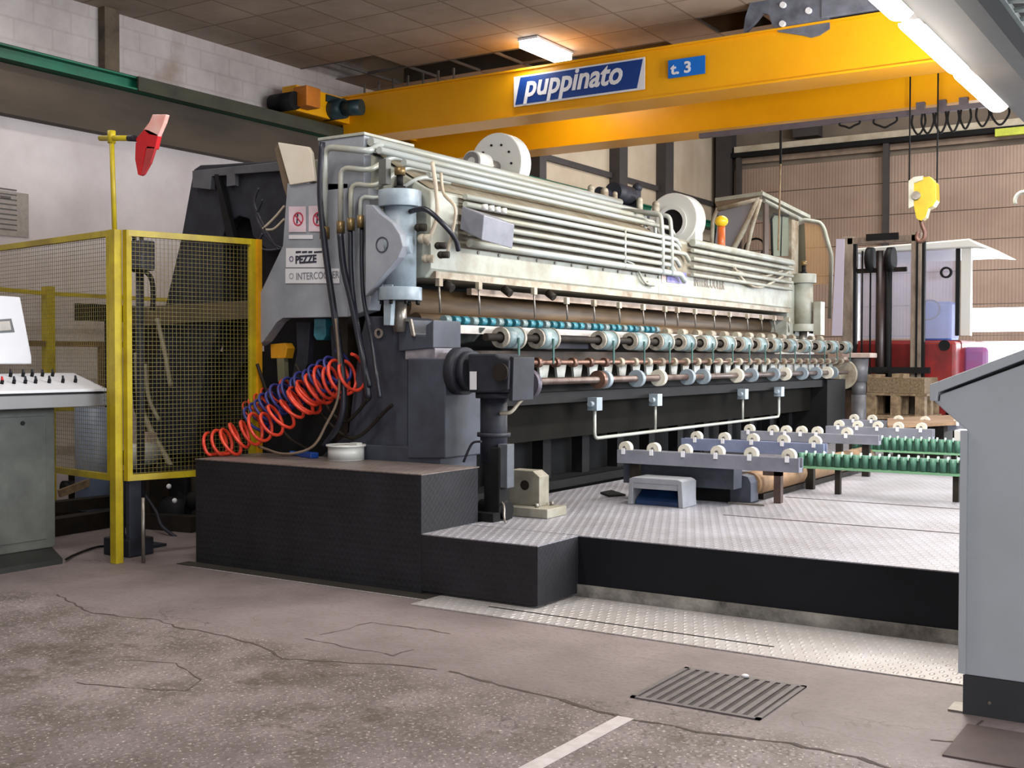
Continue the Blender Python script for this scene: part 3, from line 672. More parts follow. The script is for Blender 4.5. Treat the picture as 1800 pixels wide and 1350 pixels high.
# ------------------------------------------------------------------ yellow safety fence
FX, FY, FH = -6.30, 5.0, 2.16
fe = thing('safety_fence', 'yellow mesh safety fence around the machine with a tall corner post', 'fence', (FX, FY, 0))
MB().box(FX-.03, FX+.03, FY-.03, FY+.03, 0, FH+.02).build('corner_post', YEL, fe, .003)
def panel(p0, p1, z0, z1, pitch, fr=.04, wire=.0011):
    p0, p1 = Vector(p0), Vector(p1); d = (p1-p0); Ln = d.length; d.normalize(); n = Vector((-d.y, d.x, 0))
    f = MB(); up = Vector((0, 0, 1))
    f.beam(p0+up*z0, p1+up*z0, fr, fr); f.beam(p0+up*z1, p1+up*z1, fr, fr)
    f.beam(p0+up*(z0-fr/2), p0+up*(z1+fr/2), fr, fr); f.beam(p1+up*(z0-fr/2), p1+up*(z1+fr/2), fr, fr)
    f.build('panel_frame', YEL, fe)
    m = MB(); k = pitch
    while k < Ln: m.beam(p0+d*k+up*z0, p0+d*k+up*z1, wire*2, wire*2); k += pitch
    k = z0+pitch
    while k < z1: m.beam(p0+up*k+n*wire, p1+up*k+n*wire, wire*2, wire*2); k += pitch
    m.build('wire_mesh', YELD, fe)
pe = A(446, 425, Z=FH)
panel((FX+.055, FY+.05, 0), (pe.x-.02, pe.y, 0), .56, FH, .028)
panel((FX-.06, FY+.01, 0), (FX-1.9, FY+.30, 0), .56, FH, .028)
MB().box(pe.x-.02, pe.x+.02, pe.y+.02, pe.y+.06, .0, FH+.02).build('end_post', mat('orange_yellow_post', (225, 160, 20), .45), fe)
# signal arm on the corner post
pz = A(190, 236, X=FX-.04, ).z
ap = MB().cyl((FX-.03, FY+.02, FH), (FX-.055, FY+.02, pz), .016); ap.build('mast', YEL, fe)
v0, v1 = A(176, 243, Y=FY+.02), A(232, 243, Y=FY+.02)
MB().cyl(v0, v1, .018).cyl((FX-.055, FY+.02, pz-.05), (FX-.055, FY+.02, pz+.03), .026).build('cross_arm', YEL, fe)
MB().cyl(A(226, 243, Y=FY+.02), A(238, 243, Y=FY+.02), .02).build('clamp', SLATE2, fe)
yy = FY+.02
def F(px, py, y=yy): return A(px, py, Y=y)
fl_ = thing('warning_flag', 'red and white plastic pennant on an arm above the yellow fence', 'flag', F(255, 290))
MB().prism([F(268, 201), F(292, 201), F(288, 215), F(277, 240), F(262, 237), F(252, 228), F(262, 215)], (0, .03, 0)).build('white_tip', mat('pink_white_plastic', (240, 205, 195), .35, 0, (235, 150, 140), 6, .5), fl_, .004)
MB().prism([F(254, 226), F(262, 228), F(278, 236), F(272, 262), F(258, 262), F(240, 252), F(238, 244)], (0, .035, 0)).build('red_body', TRED, fl_, .005)
MB().prism([F(238, 250), F(256, 258), F(250, 290), F(247, 309), F(242, 307), F(237, 280)], (0, .03, 0)).build('red_body', TRED, fl_, .004)
MB().prism([F(258, 256), F(273, 258), F(264, 286), F(252, 307), F(247, 309), F(251, 290)], (0, .02, 0)).build('red_body', mat('dull_red_plastic', (190, 60, 62), .4), fl_, .004)

# second fence further back
bx = -8.95; v = A(85, 510, X=bx); by, bh = v.y, v.z
fb = thing('safety_fence', 'lower yellow fence behind the mesh panels, near the white wall', 'fence', (bx, by, 0))
wd = .06
MB().box(bx-.04, bx+.04, by-.04, by+.04, 0, bh+.03).build('post', YEL, fb)
MB().beam((bx, by, bh-.03), (bx, 9.0, bh-.03), .035, .035).beam((bx, by, bh-.03), (bx+.0, by-1.8, bh+.02), .035, .035).build('rail', YEL, fb)
zl = A(150, 605, X=bx).z
MB().beam((bx, by-1, zl), (bx, by+1.4, zl), .04, .05).beam((bx, by+.55, zl), (bx, by+.55, 0.2), .05, .05).beam((bx, by+1.25, zl), (bx, by+1.25, 0.2), .05, .05).build('brown_pipe', mat('rusty_brown_pipe', (120, 92, 60), .6, 0, (84, 62, 42), 5, .5), fb)
v = A(110, 718, X=bx); MB().beam((bx, by-.6, v.z), (bx, by+.7, v.z), .03, .05).build('low_rail', YEL, fb)
v = [A(137, 533, X=-8.2), A(190, 565, X=-8.2)]
db = MB().box(-8.25, -8.2, v[0].y, v[1].y+.5, v[1].z, v[0].z).build('machine_guard_plate', BLACK); 
pp = MB().box(-8.25, -8.2, v[0].y+.3, v[0].y+.36, 0, v[1].z).build('guard_stand', BLACK, db); tag(db, 'black rectangular plate behind the fence left of the corner post', 'plate')

# ------------------------------------------------------------------ the calender machine
mc = thing('roller_press', 'long cream and grey roller press with pipes, drums and hydraulic cylinders', 'machine', (-4.9, 9.5, .345))
def G(px, py, y): return A(px, py, Y=y)
def plate(pts, y, th, name, m, bevel=.004, label=None):
    return MB().prism([A(x, yy, Y=y) for x, yy in pts], (0, th, 0)).build(name, m, mc, bevel, label)
YE = 5.95                                                            # near end of the machine
# near end frame: light grey cheek plate with signs
EP = plate([(505, 322), (497, 432), (455, 520), (441, 560), (437, 590), (442, 604), (452, 608), (463, 600), (487, 566), (497, 559), (612, 557), (612, 322)], YE, .09, 'end_plate', GREY)
c = G(447, 590, YE); MB().cyl((c.x, YE-.006, c.z), (c.x, YE, c.z), .032).build('pivot_pin', CYL, EP)
plate([(488, 250), (541, 258), (547, 268), (553, 318), (509, 325)], YE-.02, .03, 'folded_guard', mat('cream_guard', (222, 214, 200), .45, 0, (205, 195, 176), 4, .4))
plate([(482, 262), (489, 252), (510, 326), (505, 350), (498, 330)], YE+.03, .06, 'guard_edge', mat('brown_edge', (110, 92, 72), .6))
plate([(612, 322), (612, 557), (648, 545), (655, 505), (648, 330)], YE-.03, .12, 'frame_web', GREY)
# signs on the cheek plate
def sign(px0, py0, px1, py1, name, m, par=EP, y=YE-.004):
    a, b, c, d = A(px0, py0, Y=y), A(px1, py0, Y=y), A(px1, py1, Y=y), A(px0, py1, Y=y)
    return MB().prism([a, b, c, d], (0, -.002, 0)).build(name, m, par)
sign(508, 363, 538, 408, 'prohibition_sign', mat('pink_sign', (228, 206, 216), .5)); sign(543, 362, 573, 407, 'prohibition_sign', MATS['pink_sign'])
for px in (524, 559):
    c = A(px, 385, Y=YE-.008); r0 = .048
    MB().pipe((c.x, YE-.0085, c.z), (c.x, YE-.0065, c.z), r0, r0*.78).build('red_ring', PINK, EP)
    MB().beam((c.x-r0*.6, YE-.0075, c.z+r0*.6), (c.x+r0*.6, YE-.0075, c.z-r0*.6), .002, .009).build('red_bar', PINK, EP)
    MB().beam((c.x-.012, YE-.0066, c.z-.03), (c.x-.008, YE-.0066, c.z+.02), .001, .014).ball((c.x-.006, YE-.0066, c.z+.028), .009, 10, 6, (1, .1, 1)).build('figure_symbol', INK, EP)
sign(508, 413, 550, 420, 'caption_strip', CONSW)
sign(503, 436, 572, 470, 'maker_sign', CONSW); sign(502, 472, 597, 498, 'model_sign', CONSW)
v0, v1 = A(503, 469, Y=YE-.008), A(503, 437, Y=YE-.008); hh = v1.z-v0.z
letters('PEZZE', hh*.58, (A(519, 460, Y=YE-.008).x, YE-.008, A(519, 463, Y=YE-.008).z), (1, 0, 0), (0, 0, 1), INK, EP, 'maker_lettering', .002, 0, .003, sx=.95)
k = MB()
for i, (a, b) in enumerate(((520, 529), (531, 540), (542, 549), (552, 566))):
    p, q = A(a, 445, Y=YE-.007), A(b, 441, Y=YE-.007); k.box(p.x, q.x, YE-.0085, YE-.0065, p.z, q.z)
k.build('small_lettering', INK, EP)
c = A(512, 455, Y=YE-.008); MB().pipe((c.x, YE-.009, c.z), (c.x, YE-.0065, c.z), .02, .013).build('round_logo', mat('violet_logo', (120, 112, 140), .5), EP)
letters('INTERCOOLER', hh*.55, (A(520, 490, Y=YE-.008).x, YE-.008, A(520, 492, Y=YE-.008).z), (1, 0, 0), (0, 0, 1), mat('grey_ink', (128, 130, 142), .5), EP, 'model_lettering', .002, 0, .0, sx=.85)
c = A(512, 485, Y=YE-.008); MB().pipe((c.x, YE-.009, c.z), (c.x, YE-.0065, c.z), .02, .016).build('round_logo', mat('pale_logo', (160, 172, 172), .5), EP)

# main beam
XF = -4.50
zl = 2.08; zf = 2.42; zt_ = 2.74; zbm = 1.865
YB0, YB1 = 6.02, A(1392, 500, X=XF).y
bp_ = [(XF-.05, zbm), (XF, zbm+.06), (XF, zf), (-5.02, zt_-.03), (-5.55, zt_-.03), (-5.55, 1.80), (-5.2, zbm)]
YSP = A(1150, 400, X=-4.5).y+.1
bf_ = [(XF-.05, zbm), (XF, zbm+.06), (XF, zf+.0), (XF-.04, zf+.03), (-5.55, zf+.05), (-5.55, 1.80), (-5.2, zbm)]
MB().prism([(x, YB0, z) for x, z in bp_], (0, YSP-YB0, 0)).prism([(x, YSP, z) for x, z in bf_], (0, YB1-YSP, 0)).build('main_beam', CREAM, mc, .01)
MB().box(XF, XF+.003, YB0+.3, YSP, zl+.0, zf-.01).build('shaded_stained_face', mat('shaded_stained_cream', (118, 112, 98), .7, 0, (78, 66, 50), 5, .7, spec=.2), mc)  # shade between the pipes painted as a dark face, mixed with grime
MB().box(XF, XF+.003, YSP, YB1-.1, zl+.03, zf-.02).build('shaded_stained_face', mat('lightly_shaded_stained_cream', (142, 136, 120), .6, 0, (104, 90, 70), 5, .6, spec=.2), mc)  # paler version: pipe shade and stains in one colour
MB().prism([(XF-.03, YB0+.02, zf+.022), (-4.98, YB0+.02, zt_-.024), (-4.98, YSP-.02, zt_-.024), (XF-.03, YSP-.02, zf+.022)], (.002, 0, .003)).build('shaded_stained_slope', MATS['lightly_shaded_stained_cream'], mc)  # slope darkened in colour for pipe shade as well as stains
MB().box(XF-.045, XF+.003, YB0+.05, YB1-.05, zbm+.0, zbm+.045).build('beam_lower_lip', CREAMR, mc)
k = MB(); y = 6.55
while y < 9.6:
    z_ = zbm+.20; MB().cyl((XF, y, z_), (XF+.012, y, z_), .012, n=8).build('cap_screw', STEEL, mc); y += .255
# brand plates on the beam face
def facesign(px0, py0, px1, py1, name, m, x=XF+.002):
    p = [A(px0, py0, X=x), A(px1, py0+(px1-px0)*.1, X=x), A(px1, py1+(px1-px0)*.1, X=x), A(px0, py1, X=x)]
    return MB().prism(p, (.003, 0, 0)).build(name, m, mc)
facesign(1172, 476, 1206, 496, 'maker_plate', mat('violet_blue_plate', (92, 92, 150), .5, 0, (150, 142, 190), 12, .6))
facesign(1163, 476, 1170, 497, 'maker_plate_edge', mat('pinkish_plate', (216, 190, 180), .5))
p = A(1220, 502, X=XF+.004); q = A(1276, 500, X=XF+.004)
letters('INTERCOOLER', .135, (XF+.004, p.y, p.z-.0), (0, 1, 0), (0, 0, 1), mat('worn_ink', (150, 138, 126), .6), mc, 'model_lettering', .002, 0, .002, sx=(q.y-p.y)/(.135*7.0))
# under-beam: brown press roll, dark backing
MB().cyl((-4.86, YB0+.1, 1.70), (-4.86, YB1+.2, 1.70), .125, n=28).build('press_roll', BROWN, mc)
MB().cyl((-4.70, YB0+.1, 1.60), (-4.70, YB1+.2, 1.60), .05, n=20).build('press_roll', BROWN, mc)
MB().box(XF-.14, XF-.10, YB0+.6, YB1+.4, 1.785, 1.83).build('upper_slat', mat('pinkish_slat', (178, 160, 146), .5, 0, (120, 96, 76), 6, .6), mc)
MB().box(-5.3, -5.2, YB0, 14.2, .0, 1.86).build('back_panel', GRIME, mc); MB().box(-5.0, -4.86, 6.4, 14.2, 0, 1.05).build('inner_panel', BLACK, mc)
MB().box(-4.95, -4.50, YB0+.0, 14.2, 1.05, 1.15).build('lower_table', BLACK, mc)
# pipes laid along the sloping top
sl0, sl1 = Vector((XF, 0, zf)), Vector((-5.02, 0, zt_)); nrm2 = Vector((sl1.z-sl0.z, 0, -(sl1.x-sl0.x))).normalized()
def onslope(t, y, h=.055):
    if t < .5: return Vector((XF+h, y, zl+.03+(zf-zl-.03)*t*2))
    p = sl0.lerp(sl1, (t-.5)*2)+nrm2*h; return Vector((p.x, y, p.z))
YP1 = A(1135, 400, X=-4.7).y
spec_ = [(.0, .026, YB0+.35, YP1+.2), (.11, .02, YB0+.35, YP1), (.21, .02, YB0+.3, YP1+.1), (.31, .02, YB0+.3, YP1+.3), (.41, .02, YB0+.3, YP1+.1), (.49, .02, YB0+.3, YP1+.1), (.62, .02, YB0+.1, YP1+.3), (.74, .024, YB0, YP1), (.86, .024, YB0-.1, YP1+.2)]
for t, r, y0, y1 in spec_:
    e = onslope(t, y1); MB().tube([onslope(t, y0), e, e+Vector((.0, .08, -.06))], r, 10, .04).build('long_pipe', PIPE, mc)
for t, r in ((.02, .018), (.14, .02), (.26, .02), (.38, .02), (.495, .034)):
    MB().tube([onslope(t, YP1+.45), onslope(t, YB1-.15)], r, 10).build('long_pipe', CREAM, mc)
MB().tube([onslope(.97, YB0-.05, .06), onslope(.97, YP1, .06)], .03, 10).build('long_pipe', PIPE, mc)
MB().box(-5.03, -4.95, YB0+.2, YSP, zt_-.03, zt_+.02).build('top_edge_bar', CREAM, mc)
for px, hi in ((1099, 0), (1165, 1), (1181, 1)):
    yy = A(px, 430, X=XF+.07).y
    MB().tube([onslope(-.04, yy, .07), onslope(.49, yy, .07)]+([onslope(.49, yy, .07)+Vector((-.02, 0, .2)), Vector((-4.9, yy, zf+.26))] if hi else []), (.011, .02)[hi], 8, .05).build('pipe_bracket', PIPE, mc)
for px0, px1, pyt in ((1106, 1134, 374), (1122, 1152, 384)):
    xx = -4.8; a_, b_ = A(px0, pyt, X=xx), A(px1, pyt+6, X=xx)
    MB().tube([a_+Vector((0, 0, -.1)), a_, b_, b_+Vector((0, 0, -.2))], .016, 8, .08).build('pipe_loop', PIPE, mc)
MB().tube([A(1100, 458, X=XF+.04), A(1118, 466, X=XF+.03), A(1132, 498, X=XF+.03), A(1150, 502, X=XF+.03)], .010, 8, .1).build('drip_pipe', PIPE, mc)
a_ = A(1143, 499, X=XF+.02); MB().box(XF, XF+.03, a_.y-.06, a_.y+.06, a_.z-.02, a_.z+.02).build('pipe_clamp', CREAMR, mc)
p0 = A(1300, 470, X=XF+.03); k0 = [A(1290, 470, X=XF+.06), A(1310, 495, X=XF+.05), A(1335, 505, X=XF+.05), A(1365, 492, X=XF+.05), A(1385, 478, X=XF+.05)]
MB().tube(smooth_path(k0), .014, 8).build('sagging_cable', CREAMR, mc)
k0 = [A(1280, 455, X=XF-.1), A(1300, 478, X=XF+.04), A(1340, 486, X=XF+.04), A(1375, 476, X=XF+.04)]
MB().tube(smooth_path(k0), .012, 8).build('sagging_cable', CREAMR, mc)

# rivets/dirty valve cluster on top in the middle
v = A(1088, 340, X=-5.1)
MB().cyl((v.x, v.y-.12, v.z), (v.x, v.y+.2, v.z), .09).cyl((v.x-.05, v.y-.3, v.z-.02), (v.x-.05, v.y-.12, v.z-.02), .05).box(v.x-.08, v.x+.08, v.y+.2, v.y+.3, v.z-.12, v.z+.05).cyl((v.x, v.y+.38, v.z-.1), (v.x, v.y+.38, v.z+.1), .035).ball((v.x, v.y+.38, v.z+.1), .05).box(v.x-.1, v.x+.1, v.y-.3, v.y+.45, v.z-.25, v.z-.12).build('top_motor', SLATE2, mc)
for dy, r_ in ((-.75, .05), (-.5, .06), (-.3, .04), (.2, .05), (.55, .06)):
    q = onslope(.98, v.y+dy, .03); MB().cyl(q, q+Vector((0, 0, .08)), r_*.6).ball(q+Vector((0, 0, .09)), r_*.6).build('valve', CREAMR, mc)

# two big blower housings on the beam
def blower(px, py, r, th, lab, mouth):
    c = A(px, py, X=-5.25); y = c.y
    b = MB().cyl((c.x, y-th*.5, c.z), (c.x, y+th*.5, c.z), r, n=40)
    b.build('blower_housing', WHITE, mc, .008, lab); hs = bpy.data.objects[-1] if False else None
    MB().box(c.x-r*.9, c.x+r*.9, y-th*.4, y+th*.4, (zf+.03 if mouth else zt_-.03), c.z-.05).build('blower_foot', WHITE, mc)
    if mouth:
        MB().pipe((c.x, y-th*.5-.03, c.z-.03), (c.x, y-th*.5, c.z-.03), r*.62, r*.48).build('inlet_ring', WHITE, mc)
        MB().cyl((c.x, y-th*.5-.004, c.z-.03), (c.x, y-th*.5-.001, c.z-.03), r*.5, n=28).build('inlet_opening', BLACK, mc)
    else:
        MB().cyl((c.x-.0, y-th*.5-.34, c.z-.03), (c.x-.0, y-th*.5-.16, c.z-.03), .085, n=24).build('blower_motor', WHITE, mc)
        MB().pipe((c.x, y-th*.5-.35, c.z-.03), (c.x, y-th*.5-.338, c.z-.03), .075, .04).build('motor_end_ring', mat('soft_grey_ring', (120, 118, 118), .5), mc)
        MB().cyl((c.x, y-th*.5-.16, c.z-.03), (c.x, y-th*.5, c.z-.03), .05, n=16).build('motor_neck', STEEL, mc)
        for i in range(9):
            a = R(-40+i*36); MB().cyl((c.x+math.cos(a)*r*.62, y-th*.5-.01, c.z+math.sin(a)*r*.62), (c.x+math.cos(a)*r*.62, y-th*.5, c.z+math.sin(a)*r*.62), .01, n=6).build('housing_bolt', BLACK, mc)
blower(880, 290, .25, .15, 'white round blower housing with motor', False)
blower(1190, 388, .28, .24, 'white round blower housing with open dark inlet', True)
# cream small box + orange post lamp at the far blower
v = A(1268, 420, X=-5.05)
bn = thing('beacon', 'orange and yellow beacon on the machine in front of the white cab', 'beacon', (v.x, v.y, zf+.05))
MB().cyl((v.x, v.y, zf+.05), (v.x, v.y, A(1268, 398, X=-5.05).z), .042).build('beacon_stem', mat('orange_stem', (225, 110, 50), .4), bn)
q = A(1268, 389, X=-5.05); MB().ball((q.x, v.y, q.z), .075, sq=(1, 1, .85)).build('beacon_lens', mat('yellow_lens', (250, 205, 40), .3), bn)

# top electrical box at the near end
v = A(640, 232, Y=YE); zt2, zb2 = v.z, A(640, 345, Y=YE).z
xr = v.x; xl = A(562, 238, Y=YE).x; ye2 = A(725, 245, X=xr).y
MB().box(xl, xr, YE+.0, ye2, zt2-.36, zt2-.02).build('top_box', GREY, mc, .004)
MB().box(xl-.01, xr+.01, YE-.01, ye2+.01, zt2-.02, zt2).build('top_box_lid', CREAM, mc, .003)
MB().box(xl+.02, xr-.01, YE+.05, ye2, 2.2, zt2-.36).build('beam_end_block', GREY, mc)
v = A(650, 258, X=xr+.01); MB().cyl((xr, v.y, v.z), (xr+.02, v.y, v.z), .02).build('box_lock', BLACK, mc)

# bent pipes at the near end
YV = YE-.12
for i, (px, pyt, pyb, r, xe, t) in enumerate(((571, 258, 415, .022, 690, .97), (599, 294, 405, .018, 690, .86), (617, 322, 400, .017, 700, .74), (634, 344, 395, .015, 705, .62))):
    a = A(px, pyb, Y=YV); top = A(px, pyt, Y=YV)
    m1 = A(xe-40, pyt+8 if i == 0 else pyt+6, Y=YV+.03)
    e = onslope(t, YB0+.05, .06 if i == 0 else .035)
    MB().tube([a, top, m1, e, e+Vector((0, .3, 0))], r, 10, .07).build('bent_pipe', PIPE, mc)
    MB().cyl(a+Vector((0, 0, -.02)), a+Vector((0, 0, .06)), r*1.6, n=6).build('hose_fitting', BRASS, mc)
k = A(672, 285, Y=YV); MB().box(k.x-.03, k.x+.03, YV, YV+.05, k.z-.14, k.z+.02).build('pipe_clamp', mat('clamp_grey', (90, 92, 88), .5), mc)
# black hoses hanging from those pipes
hz = [[(566, 250), (563, 340), (572, 440), (586, 540), (600, 640), (604, 700), (596, 745), (570, 785)],
      [(598, 410), (604, 470), (618, 530), (630, 590), (640, 640), (648, 700)],
      [(616, 405), (617, 470), (622, 530), (634, 600), (650, 680)],
      [(636, 400), (636, 470), (640, 530), (654, 600), (662, 660), (668, 700)]]
for i, h in enumerate(hz):
    MB().tube(smooth_path([A(x, y, Y=YE-.14+.01*i if j < 4 else YE-.14-.02*i) for j, (x, y) in enumerate(h)]), (.022, .022, .016, .014)[i], 8).build('black_hose', RUBBER, mc)

# hydraulic cylinder, bracket and rod at the near end
def cylinder(x, y, ztop, zbot, r, m=CYL):
    MB().cyl((x, y, zbot), (x, y, ztop-.10), r, n=32).build('cylinder_barrel', m, mc)
    MB().cyl((x, y, ztop-.105), (x, y, ztop), r*1.32, n=32).build('cylinder_head', m, mc, .003)
    MB().cyl((x, y, ztop), (x, y, ztop+.03), r*.35, n=16).cyl((x, y, ztop+.03), (x, y, ztop+.10), r*.2, n=12).build('rod_end', BLACK, mc)
    MB().cyl((x, y, ztop+.10), (x, y, ztop+.15), r*.34, n=12).build('rod_nut', BRASS, mc)
    MB().cyl((x, y, zbot-.05), (x, y, zbot+.035), r*1.35, n=32).build('cylinder_foot_flange', m, mc, .003)
    for i in range(8):
        a = 2*math.pi*i/8+.2; MB().cyl((x+math.cos(a)*r*1.18, y+math.sin(a)*r*1.18, zbot-.075), (x+math.cos(a)*r*1.18, y+math.sin(a)*r*1.18, zbot-.05), .012, n=6).build('flange_bolt', BLACK, mc)
    MB().cyl((x, y, zbot-.25), (x, y, zbot-.05), r*.42, n=20).build('piston_rod', STEEL, mc)
cxx = A(703, 430, Y=5.90).x
ctop, cbot = A(700, 336, Y=5.90).z, A(700, 515, Y=5.90).z
cylinder(cxx, 5.90, ctop, cbot, .105)
plate([(642, 360), (655, 360), (668, 375), (690, 392), (703, 412), (708, 432), (700, 452), (688, 466), (655, 506), (642, 520)], 5.74, .07, 'trunnion_bracket', GREY, .006)
c = A(671, 430, Y=5.735); MB().pipe((c.x, 5.735, c.z), (c.x, 5.742, c.z), .05, .043).build('trunnion_ring', SLATE, mc)
MB().cyl((c.x, 5.78, c.z), (cxx+.14, 5.84, c.z), .055, n=20).build('trunnion', CYL, mc)
# fittings right of the cylinder
for px, py, r_ in ((742, 420, .03), (748, 455, .026), (770, 432, .022), (775, 448, .022), (735, 400, .024)):
    v = A(px, py, Y=5.9); MB().cyl(v, v+Vector((.05, .02, 0)), r_, n=12).ball(v, r_*1.1, 10, 6).build('hydraulic_fitting', CREAMR if r_ > .024 else GRIME, mc)
MB().tube(smooth_path([A(720, 372, Y=5.88), A(748, 368, Y=5.86), A(780, 395, Y=5.9), A(800, 420, Y=6.0), A(806, 440, Y=6.05)]), .017, 8).build('black_hose', RUBBER, mc)
MB().tube(smooth_path([A(775, 305, Y=6.1), A(780, 340, Y=6.05), A(800, 365, Y=6.0), A(796, 405, Y=6.0), A(785, 450, Y=6.0)]), .011, 8).build('thin_hose', mat('cream_hose', (190, 176, 156), .5), mc)
MB().tube(smooth_path([A(760, 285, Y=6.0), A(766, 330, Y=5.98), A(768, 380, Y=5.98), A(750, 430, Y=5.95)]), .014, 8).build('thin_hose', MATS['cream_hose'], mc)
# grey valve box on the slope
bx0 = A(850, 366, Y=6.15); bx1 = A(895, 372, X=bx0.x)
k = [A(812, 362, Y=6.15), A(851, 378, Y=6.15), A(847, 422, Y=6.15), A(808, 402, Y=6.15)]
MB().prism(k, (.02, .33, -.03)).build('valve_box', mat('box_grey', (128, 130, 140), .45, 0, (100, 102, 112), 6, .5), mc, .006)
for i in range(4):
    q = k[0].lerp(k[1], .6)+Vector((.02+.02, .05+i*.075, .012)); MB().cyl(q, q+Vector((0, 0, .035)), .02, n=10).build('valve_knob', WHITE, mc)

# dark main stand at the near end
plate([(642, 556), (700, 556), (704, 565), (716, 565), (716, 806), (560, 806), (612, 760), (620, 690), (632, 600)], YE, .35, 'main_stand', SLATE, .01)
plate([(700, 556), (722, 562), (724, 588), (748, 590), (748, 572), (762, 562), (762, 612), (700, 618)], YE-.04, .30, 'fork_block', SLATE, .008)
plate([(694, 558), (722, 560), (728, 592), (722, 590), (718, 566), (696, 564)], YE-.06, .02, 'worn_strip', STEEL)
plate([(712, 614), (765, 612), (765, 632), (712, 632)], YE-.03, .35, 'pedestal_cap', mat('worn_grey_top', (140, 134, 140), .5, 0, (80, 78, 88), 6, .6), .004)
plate([(716, 630), (783, 630), (783, 806), (716, 806)], YE-.06, .42, 'pedestal', SLATE, .008)
MB().box(G(625, 700, YE).x, G(783, 700, YE).x, YE-.05, YE+.35, .0, .78).build('stand_foot', SLATE, mc, .006)
v = A(668, 586, Y=YE-.0); MB().pipe((v.x, YE-.02, v.z), (v.x, YE, v.z), .033, .02).build('lifting_eye', mat('worn_ring', (150, 138, 130), .5), mc)
plate([(674, 500), (690, 500), (686, 572), (674, 572)], YE-.16, .04, 'link_bar', CYL)
# dark body beneath the cheek plate
MB().box(G(447, 700, YE).x-.25, -5.0, YE+.35, 7.6, .345, 1.95).build('rear_housing', BLACK, mc)
for pts, th, nm, m in (([(475, 605), (500, 603), (505, 612), (501, 630), (476, 630)], .08, 'yellow_valve', mat('amber_valve', (214, 150, 30), .4)),
                       ([(486, 630), (498, 630), (500, 672), (488, 672)], .05, 'valve_stem', mat('olive_pipe', (110, 108, 84), .5)),
                       ([(552, 560), (572, 560), (573, 590), (568, 598), (556, 598), (551, 590)], .08, 'filter_bowl', TEAL),
                       ([(520, 566), (545, 566), (540, 640), (515, 700), (505, 700), (522, 620)], .06, 'link_arm', SLATE2),
                       ([(580, 572), (612, 572), (612, 640), (585, 660)], .10, 'inner_block', SLATE2)):
    plate(pts, YE+.08, th, nm, m, .004)
for pts in ([(452, 640), (470, 690), (500, 760), (540, 790)], [(520, 640), (560, 720), (620, 770), (680, 720), (690, 712)], [(540, 660), (600, 740), (650, 700)]):
    MB().tube(smooth_path([A(x, y, Y=YE-.05) for x, y in pts]), .012, 8).build('thin_hose', GRIME, mc)

# motor gearbox on the pedestal
gx = A(800, 650, Y=YE-.1)
MB().cyl((A(752, 650, Y=YE).x, YE+.05, gx.z), (A(806, 650, Y=YE).x, YE+.05, gx.z), .105, n=28).build('gear_barrel', mat('worn_gear_paint', (112, 106, 112), .5, 0, (60, 58, 66), 5, .6), mc)
MB().cyl((A(795, 655, Y=YE).x, YE+.05, gx.z-.01), (A(812, 655, Y=YE).x, YE+.05, gx.z-.01), .15, n=36).cyl((A(812, 655, Y=YE).x, YE+.05, gx.z-.01), (A(825, 655, Y=YE).x, YE+.05, gx.z-.01), .125, n=36).build('gear_flange', SLATE2, mc)
plate([(822, 622), (870, 622), (878, 628), (895, 632), (893, 686), (880, 690), (824, 690)], YE-.06, .26, 'gearbox', SLATE2, .01)
sign(826, 653, 838, 685, 'gearbox_tag', CONSW, mc, YE-.064)
v = A(884, 654, Y=YE-.06); MB().cyl((v.x-.01, YE-.08, v.z), (v.x-.01, YE-.06, v.z), .055, n=20).build('shaft_cap', GRIME, mc)
plate([(896, 626), (903, 628), (901, 705), (894, 704)], YE-.04, .24, 'gearbox_flange', SLATE2)
gcx = A(868, 740, Y=6.05).x
MB().cyl((gcx, 6.05, .70), (gcx, 6.05, 1.16), .085, n=24).cyl((gcx, 6.05, .86), (gcx, 6.05, .885), .105, n=24).cyl((gcx, 6.05, 1.10), (gcx, 6.05, 1.14), .115, n=24).build('drive_column', SLATE2, mc)
q0, q1 = A(850, 780, Y=5.97), A(878, 912, Y=5.97)
MB().box(q0.x, q1.x, 5.97, 6.09, .346, .80).build('motor_casing', BLACK, mc, .01)
MB().box(q1.x-.02, q1.x+.05, 5.98, 6.06, .55, .82).build('terminal_box', mat('terminal_grey', (88, 92, 98), .5, 0, (62, 66, 72), 6, .5), mc, .004)
MB().box(q0.x-.06, q1.x+.0, 5.90, 6.12, .346, .40).build('motor_foot', BLACK, mc, .004)
MB().tube(smooth_path([A(880, 727, Y=6.0), A(898, 724, Y=6.0), A(912, 708, Y=6.05), A(922, 698, Y=6.1)]), .012, 8).build('conduit', CREAMR, mc)
MB().tube(smooth_path([A(846, 776, Y=5.9), A(832, 778, Y=5.9), A(824, 790, Y=5.9), A(815, 812, Y=5.9)]), .008, 6).build('thin_hose', RUBBER, mc)

